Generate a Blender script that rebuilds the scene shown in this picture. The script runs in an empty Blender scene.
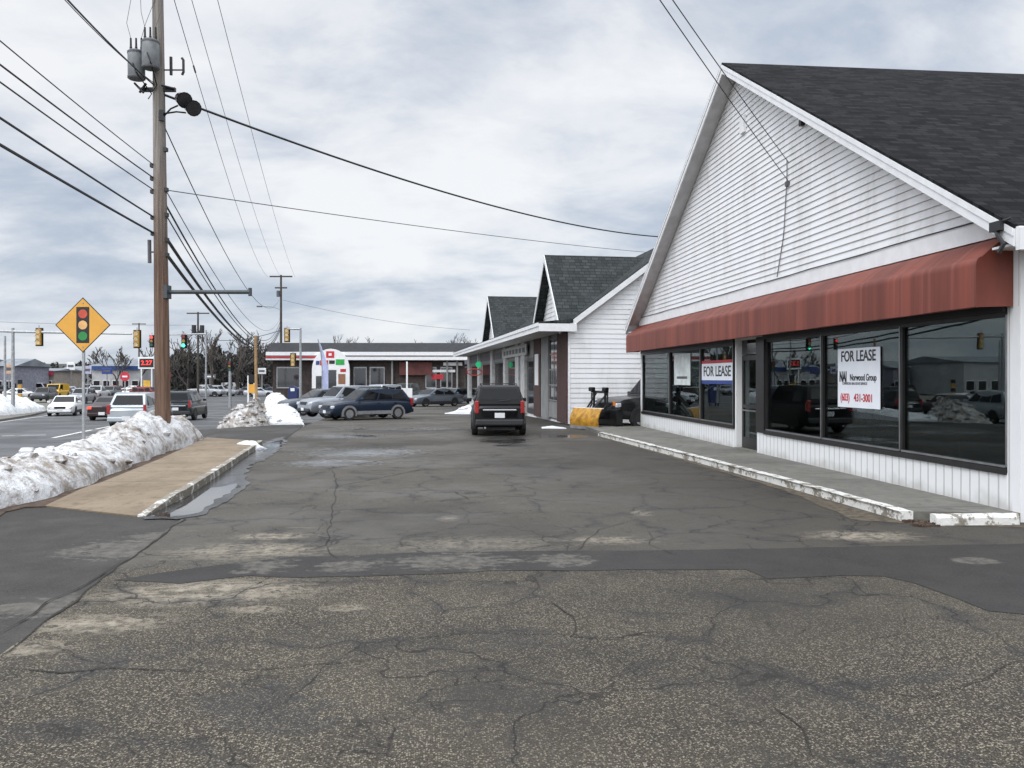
import bpy, bmesh, math, random
from mathutils import Vector, Matrix, noise
R = random.Random(11)
PI = math.pi
F, HZ, CH = 828.0, 378.0, 1.85
YAW = math.atan(80 / 828)
SN, CS = math.sin(YAW), math.cos(YAW)
SC = bpy.context.scene
COL = SC.collection

# ---------------------------------------------------------------- helpers: places
def V(*a): return Vector(a)
def L(lat, d, z=0.0): return V(d * SN + lat * CS, d * CS - lat * SN, z)
def P(px, py, d): return L((px - 512) / F * d, d, CH + d * (HZ - py) / F)
def G(px, py, z=0.0):
    d = (CH - z) * F / (py - HZ)
    return L((px - 512) / F * d, d, z)
def GD(px, d, z=0.0): return L((px - 512) / F * d, d, z)
def lerpt(t, x):
    for (a, za), (b, zb) in zip(t, t[1:]):
        if x <= b: return za + (zb - za) * max(0, (x - a)) / (b - a)
    return t[-1][1]
def zroad(d): return lerpt(((0, -.02), (17, -.02), (36, -.35), (59, -.85), (90, -1.02)), d)      # the street falls away from the lot
def zlot(d): return lerpt(((0, 0.0), (29, 0.0), (40, -.10), (70, -.45), (100, -.70), (130, -.9)), d)
def GZ(px, d): return GD(px, d, zroad(d) if px < 300 else zlot(d))
def GR(px, py):
    d = 30.0
    for _ in range(40): d = .5 * d + .5 * (CH - zroad(d)) * F / (py - HZ)
    return GD(px, d, zroad(d))
def head(dlat, dd):
    w = L(dlat, dd)
    return math.atan2(w.y, w.x)

# ---------------------------------------------------------------- helpers: nodes
def nd(nt, typ, ins=None, **props):
    n = nt.nodes.new(typ)
    for k, v in props.items(): setattr(n, k, v)
    for k, v in (ins or {}).items():
        s = n.inputs[k]
        if hasattr(v, 'is_output'): nt.links.new(v, s)
        elif isinstance(v, bpy.types.Node): nt.links.new(v.outputs[0], s)
        else: s.default_value = v
    return n
def c4(c): return (c[0], c[1], c[2], 1.0)
def mixc(nt, fac, a, b, blend='MIX'):
    a = c4(a) if isinstance(a, tuple) else a
    b = c4(b) if isinstance(b, tuple) else b
    n = nd(nt, 'ShaderNodeMix', {0: fac, 6: a, 7: b}, data_type='RGBA', blend_type=blend)
    return n.outputs[2]
def mth(nt, op, a, b=0.0, c=None, clamp=False):
    ins = {0: a, 1: b}
    if c is not None: ins[2] = c
    return nd(nt, 'ShaderNodeMath', ins, operation=op, use_clamp=clamp).outputs[0]
def mrange(nt, v, f0, f1, t0=0.0, t1=1.0, smooth=True):
    return nd(nt, 'ShaderNodeMapRange', {0: v, 1: f0, 2: f1, 3: t0, 4: t1},
              interpolation_type='SMOOTHSTEP' if smooth else 'LINEAR').outputs[0]
def nz(nt, vec, scale, detail=4.0, rough=.55, dist=0.0):
    return nd(nt, 'ShaderNodeTexNoise', {'Vector': vec, 'Scale': scale, 'Detail': detail, 'Roughness': rough, 'Distortion': dist}).outputs[0]
def scaled(nt, vec, s): return nd(nt, 'ShaderNodeMapping', {'Vector': vec, 'Scale': s}).outputs[0]
def new_mat(name):
    m = bpy.data.materials.new(name); m.use_nodes = True
    nt = m.node_tree
    return m, nt, nt.nodes['Principled BSDF'], nd(nt, 'ShaderNodeTexCoord').outputs['Object']
def bump(nt, b, h, strength=.3, dist=.02):
    nt.links.new(nd(nt, 'ShaderNodeBump', {'Strength': strength, 'Distance': dist, 'Height': h}).outputs[0], b.inputs['Normal'])
def setc(nt, b, sock, v):
    if hasattr(v, 'is_output'): nt.links.new(v, b.inputs[sock])
    else: b.inputs[sock].default_value = c4(v) if isinstance(v, tuple) else v

_mc = {}
def pm(name, col, rough=.6, metal=0.0, var=.18, scale=3.0, stretch=(1, 1, 1), bmp=0.0, bs=40.0, coat=0.0, spec=.5):
    if name in _mc: return _mc[name]
    m, nt, b, oc = new_mat(name)
    n = nz(nt, scaled(nt, oc, stretch), scale, 5)
    f = mrange(nt, n, .3, .7)
    dark = tuple(x * (1 - var) for x in col); lite = tuple(min(1, x * (1 + var)) for x in col)
    setc(nt, b, 'Base Color', mixc(nt, f, dark, lite))
    b.inputs['Roughness'].default_value = rough; b.inputs['Metallic'].default_value = metal
    b.inputs['Coat Weight'].default_value = coat; b.inputs['Coat Roughness'].default_value = .05
    b.inputs['Specular IOR Level'].default_value = spec
    if bmp: bump(nt, b, nz(nt, oc, bs, 3), bmp)
    _mc[name] = m
    return m
def emis(name, col, s):
    if name in _mc: return _mc[name]
    m, nt, b, oc = new_mat(name)
    setc(nt, b, 'Base Color', col); setc(nt, b, 'Emission Color', col); b.inputs['Emission Strength'].default_value = s
    _mc[name] = m
    return m

# ---------------------------------------------------------------- helpers: meshes
class MB:
    def __init__(s): s.bm = bmesh.new()
    def face(s, pts):
        try: return s.bm.faces.new([s.bm.verts.new(p) for p in pts])
        except ValueError: return None
    def box(s, c, d, rz=0.0, m=None):
        M = m or Matrix.Rotation(rz, 3, 'Z')
        c = Vector(c); vs = []
        for x in (-.5, .5):
            for y in (-.5, .5):
                for z in (-.5, .5):
                    vs.append(s.bm.verts.new(c + M @ Vector((x * d[0], y * d[1], z * d[2]))))
        for q in ((0, 1, 3, 2), (4, 6, 7, 5), (0, 4, 5, 1), (2, 3, 7, 6), (0, 2, 6, 4), (1, 5, 7, 3)):
            s.bm.faces.new([vs[i] for i in q])
        return s
    def bb(s, x0, x1, y0, y1, z0, z1):
        return s.box(((x0 + x1) / 2, (y0 + y1) / 2, (z0 + z1) / 2), (x1 - x0, y1 - y0, z1 - z0))
    def loft(s, rings, cap=True):
        vr = [[s.bm.verts.new(p) for p in r] for r in rings]
        n = len(vr[0])
        for a, b in zip(vr, vr[1:]):
            for i in range(n):
                j = (i + 1) % n
                s.bm.faces.new((a[i], a[j], b[j], b[i]))
        if cap:
            s.bm.faces.new(vr[0][::-1]); s.bm.faces.new(vr[-1])
        return s
    def ext(s, pts, vec):
        vec = Vector(vec)
        return s.loft([[Vector(p) for p in pts], [Vector(p) + vec for p in pts]])
    def cyl(s, p0, p1, r0, r1=None, n=12):
        p0, p1 = Vector(p0), Vector(p1); r1 = r0 if r1 is None else r1
        ax = (p1 - p0).normalized(); up = V(0, 0, 1) if abs(ax.z) < .9 else V(1, 0, 0)
        a = ax.cross(up).normalized(); b = ax.cross(a)
        rr = lambda p, r: [p + (a * math.cos(t) + b * math.sin(t)) * r for t in (2 * PI * i / n for i in range(n))]
        return s.loft([rr(p0, r0), rr(p1, r1)])
    def tube(s, pts, r, n=6):
        pts = [Vector(p) for p in pts]; rings = []
        a = None
        for i, p in enumerate(pts):
            t = (pts[min(i + 1, len(pts) - 1)] - pts[max(i - 1, 0)]).normalized()
            if a is None:
                up = V(0, 0, 1) if abs(t.z) < .9 else V(1, 0, 0); a = t.cross(up).normalized()
            else:
                a = (a - t * a.dot(t)).normalized()
            b = t.cross(a); rad = r[i] if isinstance(r, (list, tuple)) else r
            rings.append([p + (a * math.cos(q) + b * math.sin(q)) * rad for q in (2 * PI * k / n for k in range(n))])
        return s.loft(rings)
    def ball(s, c, r, seg=10, sz=1.0):
        c = Vector(c); rings = []
        for i in range(1, seg // 2):
            t = PI * i / (seg // 2)
            rings.append([c + V(math.sin(t) * math.cos(q) * r, math.sin(t) * math.sin(q) * r, -math.cos(t) * r * sz) for q in (2 * PI * k / seg for k in range(seg))])
        return s.loft(rings)
    def pane(s, q, u0, u1, v0, v1, off=.004, th=.004):
        p00, p10, p11, p01 = [Vector(p) for p in q]
        n = (p10 - p00).cross(p01 - p00).normalized()
        f = lambda u, v: (p00 * (1 - u) + p10 * u) * (1 - v) + (p01 * (1 - u) + p11 * u) * v
        pts = [f(u0, v0), f(u1, v0), f(u1, v1), f(u0, v1)]
        return s.ext([p + n * (off - th) for p in pts], n * th)
    def build(s, name, mat, parent=None, smooth=None, bevel=0.0, seg=2):
        bmesh.ops.recalc_face_normals(s.bm, faces=s.bm.faces)
        me = bpy.data.meshes.new(name); s.bm.to_mesh(me); s.bm.free()
        o = bpy.data.objects.new(name, me); COL.objects.link(o)
        if mat: me.materials.append(mat)
        if parent: o.parent = parent
        if smooth is not None:
            for p in me.polygons: p.use_smooth = True
            me.set_sharp_from_angle(angle=math.radians(smooth))
        if bevel:
            b = o.modifiers.new('bevel', 'BEVEL'); b.width = bevel; b.segments = seg; b.limit_method = 'ANGLE'; b.angle_limit = math.radians(35)
        return o
def tag(o, label, cat, group=None, kind=None):
    if label: o['label'] = label
    if cat: o['category'] = cat
    if group: o['group'] = group
    if kind: o['kind'] = kind
    return o
def struct(o, label=None):
    o['kind'] = 'structure'
    if label: o['label'] = label
    return o
def thing(name, label, cat, loc=(0, 0, 0), rz=0.0, group=None):
    o = bpy.data.objects.new(name, None); COL.objects.link(o); o.empty_display_size = .3
    o.location = loc; o.rotation_euler = (0, 0, rz)
    return tag(o, label, cat, group)
def text(name, body, size, mat, parent, mtx, bold=0.0, sx=1.0, ext=.002):
    cu = bpy.data.curves.new(name, 'FONT'); cu.body = body; cu.size = size; cu.align_x = 'CENTER'; cu.align_y = 'CENTER'
    cu.extrude = ext; cu.offset = bold
    t = bpy.data.objects.new(name, cu); COL.objects.link(t)
    me = bpy.data.meshes.new_from_object(t.evaluated_get(bpy.context.evaluated_depsgraph_get()))
    bpy.data.objects.remove(t)
    me.transform(Matrix.Diagonal((sx, 1, 1, 1))); me.transform(mtx)
    me.materials.clear(); me.materials.append(mat)
    o = bpy.data.objects.new(name, me); COL.objects.link(o); o.parent = parent
    return o
def face_mtx(org, right, up=(0, 0, 1)):
    r = Vector(right).normalized(); u = Vector(up); n = r.cross(u)
    m = Matrix((r, u, n)).transposed().to_4x4(); m.translation = Vector(org)
    return m
WEST = V(0, -1, 0)      # lettering on a wall that faces -X reads towards -Y

# ---------------------------------------------------------------- materials
M_black = pm('black_metal', (.012, .012, .013), .35, .3)
M_frame = pm('dark_window_frame', (.018, .017, .017), .4)
M_alu = pm('grey_aluminium', (.30, .30, .30), .4, .7)
M_galv = pm('galvanised_steel', (.36, .37, .38), .5, .6, scale=8)
M_white = pm('white_paint', (.80, .80, .79), .5, var=.04, scale=2)
M_trim = pm('white_trim', (.78, .78, .78), .5, var=.05, scale=4)
M_rubber = pm('tyre_rubber', (.018, .018, .018), .8)
M_rim = pm('wheel_rim', (.52, .53, .55), .35, .25, var=.05)
M_chrome = pm('chrome', (.7, .7, .72), .12, 1.0, var=.03)
M_plastic = pm('dark_plastic', (.022, .022, .024), .55)
M_plate = pm('number_plate', (.72, .73, .74), .5, var=.05)
M_red = pm('tail_lens', (.35, .012, .012), .2, coat=.6)
M_redlit = emis('lit_tail_lamp', (1, .08, .05), 1.2)
M_amber = pm('amber_lens', (.75, .22, .03), .2)
M_lamp = pm('headlamp_glass', (.75, .77, .8), .12, .3, coat=.8)
M_cglass = pm('car_glass', (.008, .009, .010), .06, var=.1, spec=.22)
M_wire = pm('wire_black', (.012, .012, .013), .6)
M_wiregrey = pm('wire_grey', (.10, .10, .11), .6)
M_signyel = pm('sign_yellow', (.72, .36, .05), .45, var=.05)
M_blackpaint = pm('black_lettering', (.012, .012, .014), .5)
M_redpaint = pm('red_lettering', (.45, .02, .03), .5)
M_bluepaint = pm('blue_lettering', (.03, .06, .25), .5)
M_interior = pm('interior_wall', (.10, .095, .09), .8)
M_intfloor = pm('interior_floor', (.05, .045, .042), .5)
M_brick = pm('painted_brick', (.070, .036, .031), .8, var=.3, scale=14, bmp=.4)
M_yellowplow = pm('plow_yellow', (.42, .21, .02), .5, var=.4, scale=5, bmp=.1, bs=15)
M_greywall = pm('grey_wall', (.24, .24, .235), .7, var=.12, scale=2)

def mat_siding(name, col=(.80, .80, .80), dirt=.28):
    m, nt, b, oc = new_mat(name)
    n1 = nz(nt, scaled(nt, oc, (1, 1, .35)), 1.2, 6, .6); n2 = nz(nt, scaled(nt, oc, (1, 1, .1)), 5, 4)
    f = mth(nt, 'MULTIPLY', mrange(nt, n1, .42, .75), mrange(nt, n2, .3, .7, .3, 1))
    setc(nt, b, 'Base Color', mixc(nt, mth(nt, 'MULTIPLY', f, dirt * 3), col, (.50, .49, .46)))
    b.inputs['Roughness'].default_value = .45
    return m
M_siding = mat_siding('white_siding')
def mat_tongue():
    m, nt, b, oc = new_mat('grooved_white_panel')
    w = nd(nt, 'ShaderNodeTexWave', {'Vector': oc, 'Scale': 1.6, 'Distortion': 0.0}, bands_direction='Y', wave_profile='SIN').outputs[1]
    g = mrange(nt, w, .0, .12)
    n = nz(nt, oc, 2.2, 6); z = nd(nt, 'ShaderNodeSeparateXYZ', {0: oc}).outputs[2]
    d = mth(nt, 'MULTIPLY', mrange(nt, mth(nt, 'SUBTRACT', mth(nt, 'MULTIPLY', n, .5), z), -.05, .18), .5)
    setc(nt, b, 'Base Color', mixc(nt, d, mixc(nt, g, (.52, .52, .51), (.80, .80, .79)), (.34, .31, .27)))
    b.inputs['Roughness'].default_value = .5
    bump(nt, b, g, .5, .01)
    return m
M_tongue = mat_tongue()
def mat_shingle(name, col, rot=False, row=.14, ctr=1.0):
    m, nt, b, oc = new_mat(name)
    vec = nd(nt, 'ShaderNodeMapping', {'Vector': oc, 'Rotation': (0, 0, PI / 2 if rot else 0)}).outputs[0]
    br = nd(nt, 'ShaderNodeTexBrick', {'Vector': vec, 'Color1': c4(tuple(x * (1 - .55 * ctr) for x in col)), 'Color2': c4(tuple(x * (1 + ctr) for x in col)), 'Mortar': c4(tuple(x * .35 for x in col)),
            'Scale': 1.0, 'Mortar Size': .012, 'Brick Width': .30, 'Row Height': row, 'Bias': -.1}, offset=.37, offset_frequency=2, squash=.8, squash_frequency=3)
    n = nz(nt, oc, 1.3, 6); n2 = nz(nt, oc, 30, 3)
    c = mixc(nt, mrange(nt, n, .4, .8, 0, .6), br.outputs[0], tuple(x * 1.2 for x in col))
    c = mixc(nt, mrange(nt, n2, .58, .75, 0, .4), c, tuple(x * 3.2 for x in col))
    nt.links.new(c, b.inputs['Base Color']); b.inputs['Roughness'].default_value = .95; b.inputs['Specular IOR Level'].default_value = .12
    bump(nt, b, br.outputs[1], -.5, .02)
    return m
M_shingle = mat_shingle('charcoal_shingles', (.013, .013, .014), ctr=1.1)
M_shingle2 = mat_shingle('grey_green_shingles', (.042, .047, .047), True, ctr=.45)
M_shingle3 = mat_shingle('grey_green_dormer_shingles', (.042, .047, .047), False, ctr=.45)
def mat_awning():
    m, nt, b, oc = new_mat('faded_red_awning')
    s1 = nz(nt, scaled(nt, oc, (.4, 3.0, .12)), 1.0, 6, .65)
    s2 = nz(nt, scaled(nt, oc, (.5, 9.0, .25)), 1.0, 3)
    y = nd(nt, 'ShaderNodeSeparateXYZ', {0: oc}).outputs[1]
    seam = mrange(nt, mth(nt, 'ABSOLUTE', mth(nt, 'SUBTRACT', mth(nt, 'FRACT', mth(nt, 'DIVIDE', y, 1.19)), .5)), .0, .045, 1, 0)
    c = mixc(nt, mrange(nt, s1, .35, .68), (.130, .028, .017), (.225, .052, .030))
    c = mixc(nt, mrange(nt, s2, .58, .75, 0, .35), c, (.33, .10, .068))
    c = mixc(nt, mth(nt, 'MULTIPLY', seam, .25), c, (.36, .11, .085))
    nt.links.new(c, b.inputs['Base Color']); b.inputs['Roughness'].default_value = .55
    return m
M_awning = mat_awning()
def mat_glass(name, tint, refl=1.0):
    m = bpy.data.materials.new(name); m.use_nodes = True; nt = m.node_tree; nt.nodes.clear()
    out = nd(nt, 'ShaderNodeOutputMaterial')
    tc = nd(nt, 'ShaderNodeTexCoord').outputs['Object']
    wob = nd(nt, 'ShaderNodeBump', {'Strength': .05, 'Distance': .02, 'Height': nz(nt, tc, .9, 1)}).outputs[0]
    fr = nd(nt, 'ShaderNodeFresnel', {'IOR': 1.5}).outputs[0]
    t = nd(nt, 'ShaderNodeBsdfTransparent', {0: c4(tint)}).outputs[0]
    g = nd(nt, 'ShaderNodeBsdfGlossy', {'Color': (.9, .93, .95, 1), 'Roughness': .0, 'Normal': wob}).outputs[0]
    mx = nd(nt, 'ShaderNodeMixShader', {0: mth(nt, 'MULTIPLY', fr, refl, clamp=True), 1: t, 2: g}).outputs[0]
    nt.links.new(mx, out.inputs[0])
    return m
M_glass = mat_glass('shop_glass', (.48, .52, .51), .56)
M_darkglass = pm('dark_glass', (.02, .022, .024), .05, var=.1, spec=.8)
def mat_snow(name, dirt):
    m, nt, b, oc = new_mat(name)
    n1 = nz(nt, oc, 1.1, 7, .65, .4); n2 = nz(nt, oc, 6.0, 5, .7); n3 = nz(nt, oc, 28, 3)
    f = mth(nt, 'MULTIPLY', mrange(nt, n1, .62 - dirt * .28, .80 - dirt * .2), mrange(nt, n2, .34, .62, .25, 1))
    c = mixc(nt, f, (.76, .77, .78), (.21, .165, .12))
    c = mixc(nt, mth(nt, 'MULTIPLY', mrange(nt, n2, .52, .66), dirt * .8), c, (.27, .235, .20))
    c = mixc(nt, mrange(nt, n3, .64, .72, 0, dirt * .45), c, (.12, .10, .08))
    nt.links.new(c, b.inputs['Base Color']); b.inputs['Roughness'].default_value = .6
    h = mth(nt, 'ADD', n2, mth(nt, 'MULTIPLY', n3, .4)); bump(nt, b, h, .9, .06)
    return m
M_dirtysnow = mat_snow('dirty_snow', .98)
M_grimysnow = mat_snow('grimy_snow', 1.25)
M_cleansnow = mat_snow('clean_snow', .18)
def mat_pole():
    m, nt, b, oc = new_mat('weathered_pole_wood')
    g = nz(nt, scaled(nt, oc, (14, 14, .5)), 1.0, 5, .7); z = nd(nt, 'ShaderNodeSeparateXYZ', {0: oc}).outputs[2]
    n = nz(nt, scaled(nt, oc, (3, 3, .6)), 1.0, 4)
    low = mixc(nt, mrange(nt, g, .3, .7), (.075, .042, .028), (.22, .135, .09))
    high = mixc(nt, mrange(nt, g, .3, .7), (.13, .115, .10), (.30, .27, .24))
    f = mrange(nt, mth(nt, 'ADD', z, mth(nt, 'MULTIPLY', n, 4)), 5.5, 11)
    c = mixc(nt, f, low, high)
    c = mixc(nt, mrange(nt, n, .62, .74, 0, .8), c, (.04, .028, .02))
    nt.links.new(c, b.inputs['Base Color']); b.inputs['Roughness'].default_value = .85
    bump(nt, b, g, .5, .02)
    return m
M_pole = mat_pole()
M_bark = pm('bare_bark', (.075, .062, .052), .9, var=.3, scale=3)
M_twig = pm('bare_twigs', (.085, .072, .062), .9, var=.25, scale=.5)
M_woods = pm('dark_woodland', (.040, .040, .034), .9, var=.45, scale=.12)
M_hill = pm('far_hill', (.05, .052, .05), .95, var=.3, scale=.06)

# ground ------------------------------------------------------------------
def ell(nt, oc, nx, spec):
    """spec: px,py centre, half width px, half height px -> mask of an irregular worn or wet patch lying at that place"""
    px, py, hw, hh, amp = spec[:5]
    c = G(px, py); a = G(px + hw, py) - G(px - hw, py); b_ = G(px, py - hh) - G(px, py + hh)
    ang = -YAW + (spec[5] if len(spec) > 5 else 0)
    mp = nd(nt, 'ShaderNodeMapping', {'Vector': oc, 'Location': (c.x, c.y, 0), 'Rotation': (0, 0, ang), 'Scale': (a.length / 2, b_.length / 2, 1)}, vector_type='TEXTURE').outputs[0]
    ln = nd(nt, 'ShaderNodeVectorMath', {0: nd(nt, 'ShaderNodeVectorMath', {0: mp, 1: (1, 1, 0)}, operation='MULTIPLY').outputs[0]}, operation='LENGTH').outputs['Value']
    return mrange(nt, mth(nt, 'ADD', ln, mth(nt, 'MULTIPLY', mth(nt, 'SUBTRACT', nx, .5), amp)), 1.05, .75)
def maxm(nt, ms):
    r = ms[0]
    for m in ms[1:]: r = mth(nt, 'MAXIMUM', r, m)
    return r
def mat_lot():
    m, nt, b, oc = new_mat('worn_asphalt')
    xyz = nd(nt, 'ShaderNodeSeparateXYZ', {0: oc}); y = xyz.outputs[1]; x = xyz.outputs[0]
    nA = nz(nt, oc, .35, 6, .6); nB = nz(nt, oc, 1.6, 6, .65, .3); nC = nz(nt, oc, 7, 5, .7)
    nS = nz(nt, scaled(nt, oc, (1, 5, 1)), 1.5, 7, .7, .5)
    v1 = nd(nt, 'ShaderNodeTexVoronoi', {'Vector': oc, 'Scale': 84.0, 'Randomness': 1.0}, feature='F1')
    v2 = nd(nt, 'ShaderNodeTexVoronoi', {'Vector': oc, 'Scale': 160.0, 'Randomness': 1.0}, feature='F1')
    r1 = nd(nt, 'ShaderNodeSeparateColor', {0: v1.outputs['Color']}).outputs[0]
    r2 = nd(nt, 'ShaderNodeSeparateColor', {0: v2.outputs['Color']}).outputs[1]
    d1 = v1.outputs['Distance']
    stone = mth(nt, 'MULTIPLY', mrange(nt, r1, .58, .70), mrange(nt, d1, .60, .42))
    stoneC = mixc(nt, mrange(nt, r2, 0, 1, smooth=False), (.10, .083, .058), (.36, .315, .24))
    base = mixc(nt, mrange(nt, r2, .35, .9), (.017, .014, .010), (.088, .074, .054))
    coarse = mixc(nt, stone, base, stoneC)
    coarse = mixc(nt, mrange(nt, nB, .46, .68, 0, .75), coarse, mixc(nt, .55, coarse, (.024, .023, .023)))
    coarse = mixc(nt, mrange(nt, nA, .35, .65, 0, .25), coarse, (.13, .112, .083))
    fine = mixc(nt, mrange(nt, r2, .2, 1.0), (.050, .044, .036), (.135, .122, .098))
    fine = mixc(nt, mrange(nt, nA, .38, .62), fine, mixc(nt, .6, fine, (.075, .066, .052)))
    fine = mixc(nt, mrange(nt, nB, .45, .75, 0, .5), fine, (.055, .053, .050))
    fine = mixc(nt, mrange(nt, nS, .6, .72, 0, .35), fine, (.24, .22, .19))
    rd = mrange(nt, mth(nt, 'ADD', x, mth(nt, 'MULTIPLY', nA, 1.5)), 1.0, 5.2)
    fine = mixc(nt, mth(nt, 'MULTIPLY', rd, .50), fine, (.036, .031, .025))
    k = mrange(nt, mth(nt, 'ADD', y, mth(nt, 'MULTIPLY', nB, .9)), 8.4, 9.3)
    c = mixc(nt, k, coarse, fine)
    # worn, sandy scrapes left by the plough
    nx = mth(nt, 'ADD', mth(nt, 'MULTIPLY', nS, 1.0), mth(nt, 'MULTIPLY', mth(nt, 'SUBTRACT', nC, .5), 1.5))
    sc = maxm(nt, [ell(nt, oc, nx, s) for s in (
        (205, 592, 120, 13, 2.2, .12), (95, 624, 80, 9, 2.4, .12), (250, 551, 80, 9, 2.6, .1), (274, 536, 40, 4, 2.0, .12), (252, 609, 30, 4, 3.2),
        (344, 608, 22, 4, 3.2), (485, 544, 95, 8, 3.2), (448, 518, 11, 3, 3.2), (862, 536, 58, 5, 2.6), (30, 648, 40, 8, 2.8, .12), (590, 540, 60, 4, 3.0), (640, 513, 12, 3, 3.2),)])
    scol = mixc(nt, mrange(nt, nC, .3, .7), (.17, .146, .11), (.36, .315, .245))
    scm = mth(nt, 'MULTIPLY', sc, mrange(nt, mth(nt, 'ADD', nC, mth(nt, 'MULTIPLY', nS, .6)), .62, .92, .10, .85))
    c = mixc(nt, scm, c, scol)
    dk = maxm(nt, [ell(nt, oc, nx, s) for s in ((98, 662, 45, 13, 2.0), (512, 640, 40, 12, 2.4), (290, 720, 60, 18, 3.0), (820, 560, 60, 6, 2.0), (250, 700, 60, 14, 3.0), (545, 472, 16, 2.5, 1.5), (600, 525, 10, 3, 1.5), (760, 600, 60, 12, 3.0), (500, 700, 70, 20, 3.0))])
    c = mixc(nt, mth(nt, 'MULTIPLY', dk, .42), c, (.034, .034, .036))
    # fine crazing
    wv = nd(nt, 'ShaderNodeVectorMath', {0: oc, 1: nd(nt, 'ShaderNodeVectorMath', {0: nd(nt, 'ShaderNodeTexNoise', {'Vector': oc, 'Scale': 1.3, 'Detail': 5.0}).outputs['Color'], 3: .9}, operation='SCALE').outputs[0]}, operation='ADD').outputs[0]
    ve = nd(nt, 'ShaderNodeTexVoronoi', {'Vector': wv, 'Scale': .75}, feature='DISTANCE_TO_EDGE').outputs['Distance']
    ve2 = nd(nt, 'ShaderNodeTexVoronoi', {'Vector': wv, 'Scale': 2.6}, feature='DISTANCE_TO_EDGE').outputs['Distance']
    cr = mth(nt, 'MULTIPLY', mrange(nt, ve, .010, .003), mrange(nt, nA, .38, .50))
    cr2 = mth(nt, 'MULTIPLY', mrange(nt, ve2, .020, .005), mrange(nt, nB, .50, .60))
    crk = mth(nt, 'MAXIMUM', cr, cr2)
    vein = mth(nt, 'MULTIPLY', mrange(nt, ve, .10, .0), mrange(nt, nB, .40, .60, 0, .5))
    c = mixc(nt, vein, c, (.026, .026, .029))
    big = nz(nt, oc, .16, 3, .5); c = mixc(nt, mrange(nt, big, .46, .60, 0, .5), c, (.026, .023, .019))
    c = mixc(nt, mth(nt, 'MULTIPLY', crk, .8), c, (.014, .012, .010))
    # standing water
    wet = maxm(nt, [ell(nt, oc, nx, s) for s in ((392, 428.5, 58, 1.6, 1.8), (505, 440, 28, 4, 1.2), (516, 445.5, 24, 1.6, 1.2), (345, 436, 40, 2, 2.2), (360, 452, 60, 4, 2.8), (330, 463, 50, 3, 2.8), (560, 436, 25, 2, 1.8))])
    c = mixc(nt, mth(nt, 'MULTIPLY', wet, .75), c, (.022, .022, .022))
    nt.links.new(c, b.inputs['Base Color'])
    damp = mth(nt, 'MULTIPLY', mrange(nt, nA, .42, .6), k)
    rg = mth(nt, 'SUBTRACT', .84, mth(nt, 'MULTIPLY', damp, .30))
    rg = mth(nt, 'SUBTRACT', rg, mth(nt, 'MULTIPLY', wet, .45), clamp=True)
    nt.links.new(rg, b.inputs['Roughness'])
    b.inputs['Specular IOR Level'].default_value = .35
    h = mth(nt, 'SUBTRACT', mth(nt, 'ADD', mth(nt, 'MULTIPLY', stone, .6), mth(nt, 'MULTIPLY', r2, .4)), mth(nt, 'MULTIPLY', crk, 1.5))
    h = mth(nt, 'MULTIPLY', h, mth(nt, 'SUBTRACT', 1.0, wet))
    bump(nt, b, h, .45, .006)
    return m
def mat_road(name, lo, hi, scr=(), r0=.30, r1=.75):
    m, nt, b, oc = new_mat(name)
    nA = nz(nt, oc, .3, 5, .6); nB = nz(nt, oc, 2.0, 6, .65); v = nd(nt, 'ShaderNodeTexVoronoi', {'Vector': oc, 'Scale': 110.0})
    r = nd(nt, 'ShaderNodeSeparateColor', {0: v.outputs['Color']}).outputs[0]
    c = mixc(nt, r, tuple(x * .45 for x in lo), tuple(x * 1.6 for x in lo))
    c = mixc(nt, mrange(nt, nB, .35, .75, 0, .7), c, hi)
    if scr:
        nS = mth(nt, 'ADD', nz(nt, scaled(nt, oc, (1, 5, 1)), 1.6, 7, .7, .5), mth(nt, 'MULTIPLY', mth(nt, 'SUBTRACT', nz(nt, oc, 7, 5, .7), .5), 1.2))
        sc = maxm(nt, [ell(nt, oc, nS, s) for s in scr])
        nF = nz(nt, oc, 9, 5, .7)
        c = mixc(nt, mth(nt, 'MULTIPLY', sc, mrange(nt, nF, .35, .65, .15, .62)), c, (.17, .155, .13))
    nt.links.new(c, b.inputs['Base Color'])
    nt.links.new(mrange(nt, nA, .35, .65, r0, r1), b.inputs['Roughness']); b.inputs['Specular IOR Level'].default_value = .4
    bump(nt, b, r, .3, .006)
    return m
M_lot = mat_lot()
M_drive = mat_road('dark_driveway_asphalt', (.034, .031, .027), (.060, .055, .048), ((128, 548, 60, 9, 2.2, .2), (60, 606, 50, 10, 2.4, .35), (20, 606, 22, 5, 1.5, .3), (165, 535, 40, 4, 2.0, .2)), .6, .85)
M_road = mat_road('damp_road_asphalt', (.055, .056, .058), (.10, .10, .10), (), .35, .7)
M_trench = mat_road('trench_patch_asphalt', (.024, .022, .020), (.038, .035, .031), ((350, 566, 30, 6, 3.0), (265, 567, 26, 7, 3.0), (455, 562, 60, 8, 3.2), (972, 561, 24, 3.5, 1.2), (560, 560, 30, 6, 3.0)), .7, .9)
M_soil = pm('bare_soil', (.075, .048, .032), .95, var=.4, scale=6, bmp=.6, bs=25)
M_far = pm('winter_ground', (.16, .15, .125), .95, var=.4, scale=.05)
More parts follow.
